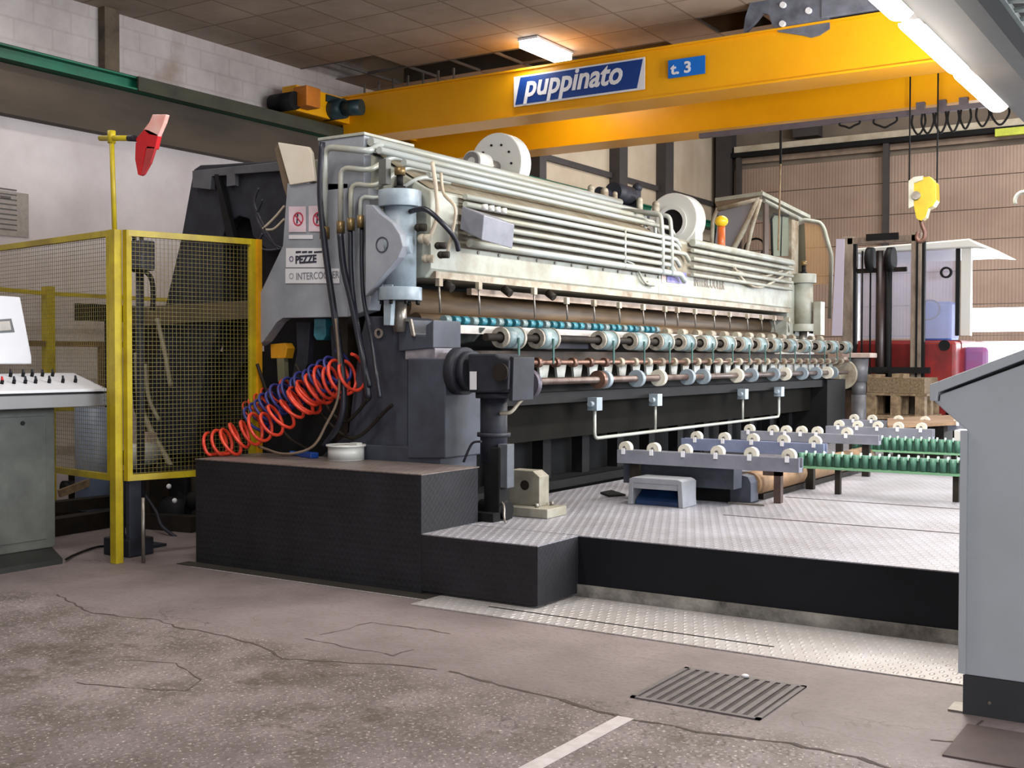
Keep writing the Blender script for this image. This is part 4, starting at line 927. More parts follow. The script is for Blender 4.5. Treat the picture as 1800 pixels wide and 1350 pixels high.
# rows of drums, rails, rods
XD, ZD = -4.30, 1.487
RIM = mat('grimy_rim', (172, 166, 154), .45, 0, (92, 84, 76), 12, .6)
yrs = [6.565, 7.02, 7.93, 8.46, 8.94, 9.40, 9.86, 10.33, 10.76, 11.19, 11.63, 12.08, 12.56, 13.08, 13.54, 14.06]
MB().cyl((XD, 6.35, ZD), (XD, 14.3, ZD), .026, n=14).build('drum_shaft', GRIME, mc)
MB().box(XD-.17, XD-.12, 6.1, 14.3, 1.51, 1.565).build('light_rail', mat('pale_rail', (196, 192, 188), .4, .1, (150, 144, 138), 6, .5), mc)
MB().box(XD-.12, XD-.06, 7.2, 7.85, 1.42, 1.52).build('rail_cover', SLATE2, mc)
plate([(758, 570), (850, 576), (830, 600), (800, 606), (758, 604)], 6.45, .03, 'guard_plate', mat('dull_green_grey', (100, 108, 104), .5, 0, (60, 64, 62), 5, .5))
p0 = None
for i, y in enumerate(yrs):
    d = MB().cyl((XD, y-.02, ZD), (XD, y+.15, ZD), .074, n=26).build('drum', DRUM, mc)
    MB().pipe((XD, y-.045, ZD), (XD, y-.02, ZD), .071, .04).build('drum_rim', RIM, d)
    MB().pipe((XD, y+.15, ZD), (XD, y+.175, ZD), .08, .03).build('drum_flange', RIM, d)
    MB().cyl((XD, y-.03, ZD), (XD, y-.021, ZD), .042, n=16).build('drum_hub', GRIME, d)
    MB().box(XD+.075, XD+.083, y+.06, y+.078, 1.31, ZD).build('green_belt', BELT, mc)
for i in range(31):
    y = 6.18+i*.105
    MB().cyl((-4.52, y, 1.60), (-4.52, y+.06, 1.60), .030, n=10).build('small_roller', TEAL if i % 3 else DRUM, mc)
for i in range(14):
    y = 9.5+i*.33
    MB().cyl((-4.50, y, 1.585), (-4.50, y+.1, 1.585), .035, n=10).build('small_roller', CREAMR, mc)
for y in (6.05, 6.50, 7.21, 7.68, 8.11, 8.54, 8.98, 9.41, 9.67, 10.06, 10.51, 10.90, 11.37, 11.77, 12.16, 12.6):
    z1 = 1.85 if y < 7.3 else 1.80
    MB().tube([(-4.46, y, z1), (-4.455, y+.01, 1.64)], .007, 6).build('hanger_rod', STEEL, mc)
    MB().box(-4.475, -4.445, y-.015, y+.025, z1-.04, z1+.01).build('rod_clip', CREAMR, mc)
for y in (6.2, 6.9, 7.5):
    MB().cyl((-4.52, y, 1.84), (-4.46, y, 1.80), .028, n=10).build('knob', GRIME, mc)
# lower shafts with collars
MB().cyl((XD, 6.15, 1.318), (XD, 14.3, 1.318), .018, n=12).build('copper_shaft', COPPER, mc)
MB().box(XD-.4, XD-.22, 6.2, 14.2, 1.325, 1.40).build('brown_board', mat('brown_board', (70, 56, 46), .7, 0, (34, 27, 22), 4, .6), mc)
y = 6.98
while y < 14.1:
    MB().cyl((XD, y, 1.318), (XD, y+.05, 1.318), .036, n=12).build('shaft_collar', COPPER if y < 8 else CREAMR, mc)
    MB().prism([(XD-.14, y+.02, 1.30), (XD-.14, y+.17, 1.30), (XD-.14, y+.13, 1.16), (XD-.14, y+.05, 1.16)], (-.02, 0, 0)).build('guide_tab', mat('pale_tab', (176, 180, 178), .45, 0, (120, 116, 104), 5, .5), mc)
    y += .25
MB().cyl((XD+.02, 6.2, 1.185), (XD+.02, 14.2, 1.185), .026, n=14).build('lower_shaft', mat('dull_shaft', (112, 98, 92), .4, .4, (70, 52, 46), 8, .6), mc)
MB().cyl((XD+.04, 6.78, 1.17), (XD+.04, 6.83, 1.17), .105, n=28).build('shaft_disc', mat('violet_grey_disc', (84, 78, 92), .45, .2), mc)
for i, y in enumerate((7.84, 7.93, 8.49, 8.90, 9.48, 9.82, 10.63, 11.01, 11.63, 11.98, 12.52, 13.0, 13.41, 13.6)):
    MB().pipe((XD+.02, y, 1.185), (XD+.02, y+.05, 1.185), .07, .027, 20).build('collar_ring', COPPER if i == 0 else (CYL if i % 3 else WHEEL), mc)
MB().box(XD-.2, XD-.04, 6.3, 14.2, 1.02, 1.10).build('lower_rail', BLACK, mc)
MB().box(XD-.3, XD-.2, 6.3, 14.2, .74, 1.05).build('lower_panel', mat('oil_black_panel', (22, 19, 14), .8, 0, (10, 9, 7), 3, .6, spec=.1), mc)
MB().box(XD-.5, XD-.25, 6.25, 14.0, .346, .41).build('base_channel', BLACK, mc)
for i in range(12):
    MB().box(XD-.5, XD-.4, 6.5+i*.62, 6.62+i*.62, .41, .76).build('base_leg', BLACK, mc)
# white drain pipe with drops
zp = .735
MB().tube([(XD, 7.84, 1.02), (XD, 7.84, zp), (XD, 11.88, zp), (XD, 11.88, .95)], .014, 8, .05).build('drain_pipe', PIPE, mc)
for y in (7.84, 8.90, 10.86, 11.88):
    if 8 < y < 11.5: MB().cyl((XD, y, zp), (XD, y, 1.0), .012, n=8).build('drop_pipe', PIPE, mc)
    MB().box(XD-.04, XD+.04, y-.04, y+.05, .95, 1.05).cyl((XD, y-.08, 1.0), (XD, y+.08, 1.0), .022, n=10).build('drain_valve', CYL, mc)
# far end: cylinder, column, gear wheel, motor
fy = YB1+.32
MB().box(-5.1, -4.55, YB1, YB1+.5, 1.45, 2.2).build('far_end_block', CREAM, mc, .01)
fx = A(1412, 540, Y=fy).x
cylinder(fx, fy, A(1412, 482, Y=fy).z, A(1412, 575, Y=fy).z, .11, CREAM)
MB().box(fx+.14, fx+.22, fy-.05, fy+.1, 1.62, 2.0).build('far_bracket', CREAM, mc)
v = A(1478, 658, Y=14.35); MB().cyl((v.x, 14.35, v.z), (v.x, 14.43, v.z), .19, n=36).cyl((v.x-.05, 14.28, v.z-.04), (v.x-.05, 14.35, v.z-.04), .06, n=16).build('gear_wheel', CREAMR, mc)
v = A(1455, 702, Y=14.0); MB().cyl((v.x, 13.85, v.z), (v.x, 14.2, v.z), .10, n=24).build('far_motor', CREAMR, mc)
MB().cyl((v.x, 13.84, v.z), (v.x, 13.85, v.z), .075, n=24).build('motor_fan_cover', BLACK, mc)
v = A(1510, 665, Y=14.6); MB().cyl((v.x, 14.6, 1.06), (v.x, 14.6, 1.36), .10, .115, n=24).cyl((v.x, 14.6, .9), (v.x, 14.6, 1.06), .085, n=20).cyl((v.x, 14.6, .346), (v.x, 14.6, .9), .09, n=20).build('far_column', mat('mid_grey_casting', (112, 112, 116), .45, .1, (80, 78, 80), 5, .5), mc)
MB().box(v.x-.18, v.x+.18, 14.45, 14.75, 1.36, 1.42).build('far_column_cap', mat('pinkish_cap', (190, 170, 160), .5), mc, .01)
MB().box(-4.8, v.x-.1, 14.3, 14.6, 1.3, 1.37).build('far_cross_plate', MATS['pinkish_cap'], mc)
MB().box(-5.2, -4.3, 13.5, 14.2, .346, 1.1).build('far_stand', BLACK, mc)
# rear dark frame plate seen over the fence
YG = 6.75
plate([(340, 298), (352, 290), (395, 288), (500, 281), (505, 330), (502, 440), (470, 440), (444, 415), (438, 385), (420, 380), (400, 392), (392, 415), (392, 560), (360, 640), (340, 800), (255, 800), (262, 700), (285, 560), (318, 420)], YG, .12, 'rear_side_frame', SLATE2, .01)
plate([(396, 392), (420, 380), (438, 384), (440, 372), (455, 372), (478, 400), (495, 440), (505, 470), (440, 620), (392, 700), (392, 420)], YG+.12, .1, 'rear_inner_frame', BLACK)
plate([(338, 300), (500, 283), (500, 300), (412, 306), (412, 326), (398, 328), (398, 308), (372, 310), (370, 333), (338, 330)], YG-.05, .05, 'frame_flange', mat('flange_grey', (92, 92, 98), .5, .1, (70, 70, 76), 4, .5), .004)
plate([(376, 306), (382, 306), (412, 420), (398, 420)], YG-.06, .05, 'frame_rib', BLACK)
plate([(225, 540), (440, 528), (440, 560), (225, 575)], YG-.08, .08, 'rear_cross_beam', mat('olive_beam', (96, 84, 62), .6, 0, (70, 62, 44), 3, .5))
plate([(222, 575), (330, 568), (350, 800), (300, 830), (262, 800), (235, 720)], YG+.1, .2, 'rear_lower_frame', GRIME)
MB().box(G(330, 700, YG).x, G(440, 700, YG).x, YG+.2, YG+.9, .02, 1.4).build('rear_mass', BLACK, mc)
for pts, r_ in (([(276, 560), (290, 620), (300, 680)], .02), ([(240, 620), (245, 700), (262, 750), (290, 800), (305, 830)], .025), ([(255, 640), (262, 700), (280, 740)], .018)):
    MB().tube(smooth_path([A(x, y, Y=YG-.15) for x, y in pts]), r_, 8).build('pale_hose', mat('pale_hose', (150, 142, 120), .5), mc)
for pts in ([(500, 362), (485, 380), (470, 395), (462, 402)], [(500, 385), (482, 402), (468, 404)], [(462, 350), (452, 380), (465, 410), (480, 428), (500, 438)], [(462, 410), (455, 430), (470, 440), (505, 436)], [(455, 330), (448, 360), (470, 410), (490, 440)]):
    MB().tube(smooth_path([A(x, y, Y=YE+.15) for x, y in pts]), .009, 6).build('loose_wire', RUBBER if pts[0][0] < 470 else MATS['cream_hose'], mc)

# ------------------------------------------------------------------ roller bars, tracks and things on the low platform
ZT = H1
def roller_bar(y, x0, x1, xs, label, z0=.605, z1=.70, m=BARG, zw=.712):
    t = thing('roller_bar', label, 'roller bar', ((x0+x1)/2, y, ZT), 'roller bars on the tread plate')
    MB().box(x0, x1, y-.05, y-.036, z0, z1).box(x0, x1, y-.036, y+.035, z0, z0+.03).box(x0, x1, y+.022, y+.035, z0, z1).build('bar', m, t, .002)
    for x in xs:
        wh = MB().pipe((x, y-.03, zw), (x, y+.018, zw), .046, .014, 20).build('wheel', WHEEL, t)
        MB().cyl((x, y-.036, zw), (x, y+.022, zw), .013, n=8).build('axle', STEEL, wh)
        MB().box(x-.014, x+.014, y-.055, y-.05, z1-.03, z1+.012).build('wheel_bracket', SIGNW, t)
    for x in (x0+.12, x1-.12)[:(1 if y < 8 else 2)]:
        MB().box(x-.03, x+.03, y-.02, y+.03, ZT, z0).build('leg', GRIME, t)
    return t
t = roller_bar(7.42, -3.86, -2.53, (-3.81, -3.59, -3.35, -3.11, -2.87, -2.61), 'nearest grey roller bar with six white wheels above the foot pedal')
xs1 = A(1290, 830, Y=7.47).x; MB().box(-3.86, xs1, 7.47, 7.62, A(1150, 852, Y=7.47).z, .603).build('support_box', SLATE, t, .004); MB().box(-3.7, xs1-.02, 7.64, 8.3, ZT, .5).build('dark_base', BLACK, t)
k = A(1262, 0, Y=7.5).x
roller_bar(8.77, -3.98, -2.80, (-3.86, -3.62, -3.38, -3.13, -2.88), 'bluish roller bar behind the nearest one, its right end by the green track', m=mat('blue_grey_bar', (130, 140, 170), .45, .1, (104, 112, 140), 5, .5))
roller_bar(9.98, -3.95, -2.72, (-3.88, -3.66, -3.54, -3.40, -3.26, -3.0), 'third roller bar from the viewer, below the end of the white drain pipe', z0=.62)
roller_bar(11.15, -3.55, -2.55, (-3.43, -3.25, -3.06, -2.87, -2.66), 'fourth roller bar, between the two farthest rows of white wheels', z0=.60)
roller_bar(12.42, -3.80, -2.45, (-3.66, -3.47, -3.2, -2.93, -2.6), 'farthest roller bar with white wheels near the grey casting column', z0=.62)
def track(y, x0, x1, zt, zb, label):
    t = thing('guide_track', label, 'track', ((x0+x1)/2, y, ZT), 'green guide tracks')
    MB().box(x0, x1, y, y+.06, zb+.02, zt-.012).build('track_body', GREEN, t)
    MB().box(x0, x1, y-.025, y+.07, zb, zb+.018).build('track_lower_edge', GREENL, t)
    x = x0+.035; k = MB(); d = MB()
    while x < x1-.02:
        k.cyl((x, y-.004, zb+.02), (x, y-.004, zt-.01), .024, n=10); d.cyl((x+.03, y-.012, zt-.03), (x+.03, y+.01, zt+.004), .009, n=6); x += .068
    k.build('toothed_belt', mat('bright_green_teeth', (74, 122, 102), .45, 0, (50, 92, 76), 8, .5), t)
    tag(d.build('track_pins', mat('mint_pin', (178, 220, 196), .4), t), kind='stuff')
    for x in (x0+.3, x1-.3): MB().box(x-.02, x+.02, y+.01, y+.05, ZT, zb).build('leg', GRIME, t)
track(8.53, A(1402, 800, Y=8.53).x, A(1760, 830, Y=8.53).x, A(1402, 793, Y=8.53).z, A(1402, 822, Y=8.53).z, 'nearer toothed green track running right towards the tall grey desk')
track(10.6, A(1498, 780, Y=10.6).x, A(1740, 800, Y=10.6).x, A(1500, 765, Y=10.6).z, A(1500, 792, Y=10.6).z, 'farther toothed green track behind the first green one')
# paper covered roll under the bars
v = A(1300, 885, Z=ZT); yr = v.y; xr_ = v.x
rr = thing('paper_roll', 'brown paper covered roll with a dark arched end bracket under the roller bars', 'roll', (xr_, yr+1, ZT))
MB().cyl((xr_+.02, yr+.12, ZT+.125), (xr_+.02, yr+3.0, ZT+.125), .085, n=24).build('roll', KRAFT, rr)
q = [A(1283, 886, Y=yr), A(1283, 850, Y=yr), A(1288, 841, Y=yr), A(1302, 837, Y=yr), A(1315, 841, Y=yr), A(1320, 852, Y=yr), A(1320, 886, Y=yr)]
zmin = min(p.z for p in q)
for p in q: p.z += ZT+.001-zmin
MB().prism(q, (0, .14, 0)).build('end_bracket', SLATE, rr, .004)
MB().box(xr_-.06, xr_+.2, yr-.06, yr-.03, ZT+.0005, ZT+.012).build('base_strip', STEEL, rr)
MB().box(xr_-.02, xr_+.06, yr+.3, yr+2.6, ZT+.0005, ZT+.04).build('cradle', GRIME, rr)
lg = A(1372, 860, Y=8.0)
MB().box(xr_+.19, xr_+.24, yr+.15, yr+.2, ZT+.0005, ZT+.24).box(xr_+.11, xr_+.24, yr+.15, yr+.2, ZT+.19, ZT+.24).build('bracket_post', mat('rusty_post', (82, 62, 56), .6, .1, (48, 36, 32), 6, .6), rr)
# foot pedal
v = A(1150, 890, Z=ZT); py_ = v.y
x0, x1 = A(1103, 885, Y=py_).x, A(1201, 885, Y=py_).x; zt = A(1150, 841, Y=py_).z
pd = thing('foot_pedal', 'grey hooded foot pedal with blue inside on the tread plate', 'pedal', ((x0+x1)/2, py_, ZT))
MB().prism([(x0, py_, ZT+.001), (x0+.012, py_, zt-.012), (x0+.04, py_, zt), (x1-.04, py_, zt), (x1-.012, py_, zt-.012), (x1, py_, ZT+.001), (x1-.035, py_, ZT+.001), (x1-.045, py_, zt-.04), (x0+.045, py_, zt-.04), (x0+.035, py_, ZT+.001)], (0, .22, 0)).build('hood', mat('pedal_grey', (148, 150, 156), .4, 0, (120, 122, 128), 5, .4), pd, .004)
MB().box(x0+.01, x1-.01, py_+.20, py_+.23, ZT+.001, zt-.02).build('hood_back', MATS['pedal_grey'], pd)
MB().prism([(x0+.05, py_+.03, ZT+.002), (x0+.05, py_+.19, ZT+.002), (x0+.05, py_+.19, zt-.05), (x0+.05, py_+.03, ZT+.03)], (x1-x0-.1, 0, 0)).build('treadle', mat('navy_treadle', (18, 48, 92), .4, 0, (12, 30, 60), 6, .5), pd)
MB().box(x0+.045, x1-.045, py_+.002, py_+.02, zt-.075, zt-.04).build('hood_lip', MATS['pedal_grey'], pd)
# bearing housing
v = A(925, 905, Z=ZT); by_ = v.y
bh = thing('bearing_block', 'cream bearing block bolted on a small base on the low platform', 'bearing', (v.x, by_, ZT))
x0, x1 = A(893, 880, Y=by_).x, A(948, 880, Y=by_).x; zt = A(920, 827, Y=by_).z
MB().prism([(x0, by_, ZT+.06), (x0, by_, zt-.012), (x0+.01, by_, zt), (x1-.05, by_, zt), (x1, by_, zt-.035), (x1, by_, ZT+.06)], (0, .12, 0)).build('housing', mat('dull_cream', (152, 148, 134), .5, 0, (112, 106, 92), 6, .6), bh, .004)
MB().cyl(((x0+x1)/2+.01, by_-.004, ZT+.19), ((x0+x1)/2+.01, by_, ZT+.19), .032, n=20).build('bore', GRIME, bh)
MB().box(x0+.02, x1+.12, by_-.10, by_+.14, ZT+.001, ZT+.06).build('base', MATS['dull_cream'], bh, .005)
for dx, dy in ((.05, -.06), (.25, -.05), (.27, .1)): MB().cyl((x0+dx, by_+dy, ZT+.06), (x0+dx, by_+dy, ZT+.085), .014, n=6).build('bolt', STEEL, bh)
v = A(868, 912, Z=ZT)
MB_ = thing('small_motor', 'small black motor lying beside the cream bearing block', 'motor', (v.x, v.y, ZT))
MB().cyl((v.x-.09, v.y, ZT+.062), (v.x+.11, v.y, ZT+.062), .058, n=20).build('casing', BLACK, MB_)
MB().box(v.x-.02, v.x+.06, v.y-.03, v.y+.04, ZT+.115, ZT+.15).build('terminal_box', SLATE2, MB_)
MB().tube(smooth_path([(v.x+.06, v.y-.03, ZT+.12), (v.x+.12, v.y-.07, ZT+.10), (v.x+.17, v.y-.14, ZT+.03), (v.x+.2, v.y-.17, ZT+.01)]), .007, 6).build('lead', STEEL, MB_)
sc_ = MB().prism([A(1055, 868, Z=ZT)+Vector((0, 0, .002)), A(1075, 864, Z=ZT)+Vector((0, 0, .002)), A(1100, 872, Z=ZT)+Vector((0, 0, .002)), A(1070, 874, Z=ZT)+Vector((0, 0, .002))], (0, 0, .012)).build('rag', BLACK, None, .003); tag(sc_, 'small dark rag left of the foot pedal', 'rag')
# basin, blue brush
v = A(592, 810, Z=H2); r_ = .118
bs = thing('basin', 'white plastic basin on the upper platform in front of the machine', 'basin', (v.x, v.y+.08, H2))
c = Vector((v.x, v.y+.09, H2)); b = MB(); b.pipe(c+Vector((0, 0, .004)), c+Vector((0, 0, .095)), r_, r_-.008, 32).cyl(c+Vector((0, 0, .001)), c+Vector((0, 0, .006)), r_, n=32)
b.build('bowl', WHITE, bs)
MB().pipe(c+Vector((0, 0, .088)), c+Vector((0, 0, .10)), r_+.012, r_-.008, 32).build('rim', WHITE, bs)
MB().box(c.x+.05, c.x+.11, c.y-.02, c.y+.03, H2+.09, H2+.115).build('grip', WHITE, bs)
a, b_ = A(512, 800, Z=H2), A(553, 806, Z=H2)
bb = thing('brush', 'blue brush lying left of the white basin', 'brush', (a.x, a.y, H2))
MB().beam(a+Vector((0, 0, .018)), a.lerp(b_, .5)+Vector((0, 0, .018)), .028, .022).build('handle', BLUE2, bb, .004)
MB().beam(a.lerp(b_, .5)+Vector((0, 0, .02)), b_+Vector((0, 0, .02)), .06, .036).build('head', BLUE, bb, .004)
# coiled hoses
def coil(path, r, turns, wire, m, name, label, dy=0, squash=1.0):
    pts = smooth_path(path, 24); n = len(pts); out = []
    tot = turns*22
    for i in range(tot+1):
        f = i/tot*(n-1); k = min(int(f), n-2); p = pts[k].lerp(pts[k+1], f-k); d = (pts[k+1]-pts[k]).normalized()
        a = d.cross(Vector((0, 1, 0))).normalized(); b = d.cross(a)
        an = 2*math.pi*turns*i/tot; rr_ = r*(1+.12*math.sin(i*.13))*(1-.3*(i/tot) if squash != 1 else 1)
        q = p+a*math.cos(an)*rr_+b*math.sin(an)*rr_; q.z = max(q.z, H2+wire+.002) if q.z > .3 else q.z
        out.append(q)
    o = MB().tube(out, wire, 6).build(name, m); return tag(o, label, 'hose')
def C_(px, py, y): return A(px, py, Y=y)
coil([C_(372, 785, 5.52), C_(402, 776, 5.55), C_(440, 758, 5.62), C_(480, 742, 5.66), C_(520, 712, 5.72), C_(548, 690, 5.76)], .095, 11, .012, ORNG, 'coiled_hose', 'orange coiled air hose sprawling left over the upper platform')
coil([C_(530, 706, 5.80), C_(560, 680, 5.83), C_(592, 668, 5.85), C_(626, 655, 5.86)], .115, 7, .012, ORNG, 'coiled_hose', 'tight orange coil at the right under the black hoses')
coil([C_(448, 738, 5.84), C_(490, 704, 5.87), C_(540, 678, 5.89), C_(600, 642, 5.9)], .10, 14, .0105, BLUEH, 'coiled_hose', 'dark blue coiled air hose behind the orange coils')
coil([C_(440, 722, 5.93), C_(470, 700, 5.93), C_(520, 680, 5.93)], .07, 6, .007, ORNG, 'coiled_hose', 'thin orange coil peeping out behind the blue coil')
lh = MB().tube(smooth_path([C_(590, 560, 5.78), C_(596, 640, 5.78), C_(594, 700, 5.76), C_(574, 745, 5.72), C_(548, 786, 5.66), C_(500, 798, 5.6), C_(455, 785, 5.62)]), .009, 8).build('air_line', mat('tan_hose', (118, 100, 84), .5, 0, (84, 70, 58), 8, .5)); tag(lh, 'thin tan air line looping onto the upper platform below the coils', 'hose')

# ------------------------------------------------------------------ white cab behind the machine
cy = 14.9
ca = thing('vehicle_cab', 'open white steel cab frame standing behind the machine', 'cab', (-5.9, 15.4, 0))
def K(px, py, y=cy): return A(px, py, Y=y)
near = K(1337, 345); nx, nz = near.x, near.z
lx = K(1262, 355).x; yb = A(1420, 385, X=nx).y
MB().prism([K(1256, 355), K(1338, 334), (nx, cy, nz-.03), K(1262, 368)], (0, .05, 0)).build('roof_front', mat('brown_roof_edge', (130, 112, 92), .6), ca)
rz1 = A(1420, 381, X=nx).z
MB().prism([(lx-.03, cy-.03, nz+.02), (nx+.04, cy-.03, nz+.06), (nx+.04, yb, rz1+.02), (lx-.03, yb, rz1+.0)], (0, 0, -.05)).build('roof', CREAM, ca)
MB().tube([K(1262, 368), K(1336, 350)], .035, 8).tube([K(1262, 366), K(1253, 388), K(1250, 470)], .03, 8).tube([K(1334, 350), K(1312, 395), K(1288, 440), K(1280, 480)], .04, 8).tube([K(1337, 350), K(1322, 400), K(1313, 440), K(1308, 480)], .028, 8).build('front_pillars', CREAMR, ca)
MB().prism([K(1264, 366), K(1330, 352), K(1288, 450), K(1254, 450)], (0, .01, 0)).build('windscreen', glass('dusty_windscreen', (150, 150, 158), .65, .2), ca)
def S(px, py): return A(px, py, X=nx)
MB().tube([S(1342, 352), S(1412, 388)], .03, 8).build('side_rail', CREAM, ca)
MB().box(nx-.03, nx+.03, A(1388, 420, X=nx).y, A(1400, 420, X=nx).y, 1.6, S(1395, 388).z).build('rear_pillar', CREAMR, ca)
MB().box(nx-.02, nx+.01, A(1343, 420, X=nx).y, A(1350, 420, X=nx).y, 1.6, S(1346, 356).z).build('middle_pillar', mat('brown_pillar', (88, 74, 68), .6), ca)
f = MB().tube([S(1358, 480), S(1356, 385), S(1361, 376), S(1386, 380)], .016, 6).tube([S(1372, 450), S(1374, 380)], .012, 6)
f.build('window_frame', BLACK, ca)
MB().prism([S(1358, 378), S(1386, 382), S(1386, 450), S(1360, 450)], (-.008, 0, 0)).build('side_pane', glass('greenish_pane', (120, 130, 118), .7, .2), ca)
# open door frame, swung wide
yd = A(1400, 420, X=nx).y+.06
D = lambda px, py: A(px, py, Y=yd)
df = MB().tube([D(1398, 500), D(1400, 394), D(1412, 386), D(1442, 391), D(1449, 402), D(1462, 450), D(1458, 560)], .028, 8, .05).build('door_frame', CREAM, ca)
MB().prism([D(1402, 500), D(1404, 396), D(1414, 392), D(1418, 500)], (0, .01, 0)).build('door_glass', glass('dark_door_glass', (92, 90, 76), .8, .2), ca)
MB().prism([D(1414, 392), D(1440, 396), D(1456, 450), D(1456, 500), D(1418, 500)], (0, .008, 0)).build('door_pane', glass('tan_door_pane', (196, 158, 112), .35, .2), ca)
MB().box(lx-.1, nx+.05, cy, yb+.2, .35, 1.75).build('cab_body', CREAMR, ca, .02)
for xx in (lx+.1, nx-.15):
    for yy_ in (cy+.3, yb-.1): MB().cyl((xx-.12, yy_, .35), (xx+.12, yy_, .35), .35, n=24).build('wheel', BLACK, ca)
MB().tube(arc(K(1326, 436, cy+.5), (1, 0, 0), (0, .3, .95), .14, 0, 6.28, 20), .015, 6).build('steering_wheel', BLACK, ca)
MB().box(lx+.2, nx-.3, cy+.7, cy+1.2, 1.75, 2.1).build('seat', BLACK, ca, .03)

# ------------------------------------------------------------------ forklift
fy = 15.6
fk = thing('forklift', 'red forklift with a tall rusty mast and white cab near the far door', 'forklift', (-4.0, 16.8, 0))
def K2(px, py, y=fy): return A(px, py, Y=y)
xa, xb = K2(1489, 500).x, K2(1610, 500).x; ztm = K2(1550, 413).z
for x, w_, nm in ((xa, .14, 'mast_upright'), (xb, .13, 'mast_upright')):
    MB().box(x-w_/2, x+w_/2, fy, fy+.14, .1, ztm).build(nm, MAST, fk, .004)
MB().box(xa+.075, xa+.11, fy+.03, fy+.1, .1, ztm-.1).box(xb-.0, xb+.025, fy-.01, fy, .1, ztm).box(xb+.068, xb+.10, fy+.03, fy+.1, .1, ztm-.1).build('mast_channel', BLACK, fk)
MB().box(xa, xb, fy, fy+.1, ztm-.1, ztm-.02).build('mast_crosshead', MAST, fk)
MB().box(K2(1523, 415).x, K2(1580, 415).x, fy-.02, fy+.0, ztm-.07, ztm+.02).build('crosshead_plate', BLACK, fk)
x = K2(1545, 500).x
MB().cyl((x, fy+.08, .3), (x, fy+.08, K2(1545, 440).z), .06, n=16).build('lift_cylinder', mat('dark_cylinder', (60, 44, 42), .4, .2, (30, 24, 24), 6, .6), fk)
MB().cyl((x+.1, fy+.1, .3), (x+.1, fy+.1, K2(1545, 450).z), .045, n=16).build('lift_cylinder', BLACK, fk)
for px in (1528, 1564):
    v = K2(px, 462); MB().cyl((v.x-.04, fy+.06, v.z+.05), (v.x+.04, fy+.06, v.z+.05), .16, n=24).build('chain_wheel', BLACK, fk)
v0, v1 = K2(1500, 476), K2(1590, 472); MB().beam((v0.x, fy+.12, v0.z), (v1.x, fy+.12, v1.z), .05, .06).build('cross_member', GRIME, fk)
v = K2(1512, 440); MB().box(v.x-.01, v.x+.01, fy+.1, fy+.12, .9, v.z).box(v.x+.1, v.x+.12, fy+.1, fy+.12, .9, v.z-.1).build('chain', BLACK, fk)
MB().box(xa-.05, xb+.2, fy-.1, fy-.02, 1.16, 1.24).box(xa-.05, xb+.2, fy-.1, fy-.02, .93, 1.02).build('fork_carriage', BLACK, fk)
for x in (xa+.3, xb-.25): MB().box(x-.06, x+.06, fy-.14, fy-.1, .93, 1.2).build('fork', BLACK, fk)
# chassis and cab
cyb = 16.1
MB().box(xa-.1, K2(1690, 600, cyb).x, cyb, cyb+2.3, .45, K2(1600, 598, cyb).z).build('chassis', REDP, fk, .05)
MB().box(K2(1618, 600, cyb).x, K2(1690, 600, cyb).x, cyb-.35, cyb, .8, K2(1650, 600, cyb-.2).z).build('fender', REDP, fk, .04)
v = K2(1660, 607, cyb-.36); MB().cyl((v.x, cyb-.37, v.z), (v.x, cyb-.35, v.z), .07, n=16).build('headlight', BLACK, fk)
zr = K2(1620, 428, cyb).z; xr2 = K2(1690, 430, cyb).x
MB().prism([(xa-.1, cyb-.05, zr-.03), (xr2+.1, cyb-.05, zr+.03), (xr2+.36, cyb-.05, zr-.12), (xr2+.1, cyb-.05, zr-.09), (xa-.1, cyb-.05, zr-.10)], (0, 2.0, 0)).build('cab_roof', WHITE, fk, .02)
MB().box(xr2-.0, xr2+.12, cyb, cyb+.12, K2(1690, 590, cyb).z, zr-.05).build('cab_pillar', WHITE, fk); MB().box(xa-.1, xa+.0, cyb, cyb+.1, 1.5, zr-.05).build('cab_pillar', WHITE, fk)
MB().box(xr2-.07, xr2-.02, cyb, cyb+.05, K2(1690, 590, cyb).z, zr-.05).box(K2(1621, 500, cyb).x, K2(1625, 500, cyb).x, cyb, cyb+.05, 1.6, zr-.1).build('window_seal', BLACK, fk)
MB().box(xa, xr2-.03, cyb+.02, cyb+.03, 1.62, zr-.1).build('cab_windscreen', glass('blue_cab_glass', (205, 210, 236), .30, .1), fk)
MB().box(K2(1622, 560, cyb+.6).x, K2(1672, 560, cyb+.6).x, cyb+.6, cyb+1.1, 1.4, K2(1650, 530, cyb+.6).z).build('seat', mat('blue_seat', (72, 108, 186), .6, 0, (50, 80, 150), 6, .5), fk, .04)
MB().tube(arc(K2(1632, 545, cyb+.35), (1, 0, 0), (0, .4, .9), .15, 0, 6.28, 20), .014, 6).build('steering_wheel', BLACK, fk)
v = K2(1663, 479, cyb-.1); MB().pipe((v.x, cyb-.12, v.z), (v.x, cyb-.06, v.z), .075, .05).build('mirror', BLACK, fk)
v0, v1 = K2(1690, 650, cyb+.2), K2(1736, 610, cyb+.2)
MB().box(v0.x, v1.x, cyb+.2, cyb+2.2, .5, v1.z).build('side_hood', mat('violet_hood', (128, 100, 150), .35, 0, (150, 80, 130), 3, .6), fk, .06)
for x in (xa+.05, xr2-.05): MB().cyl((x-.12, cyb+.35, .42), (x+.14, cyb+.35, .42), .42, n=28).build('wheel', BLACK, fk)
for x in (xa+.1, xr2-.05): MB().cyl((x-.12, cyb+1.9, .35), (x+.12, cyb+1.9, .35), .35, n=28).build('wheel', BLACK, fk)
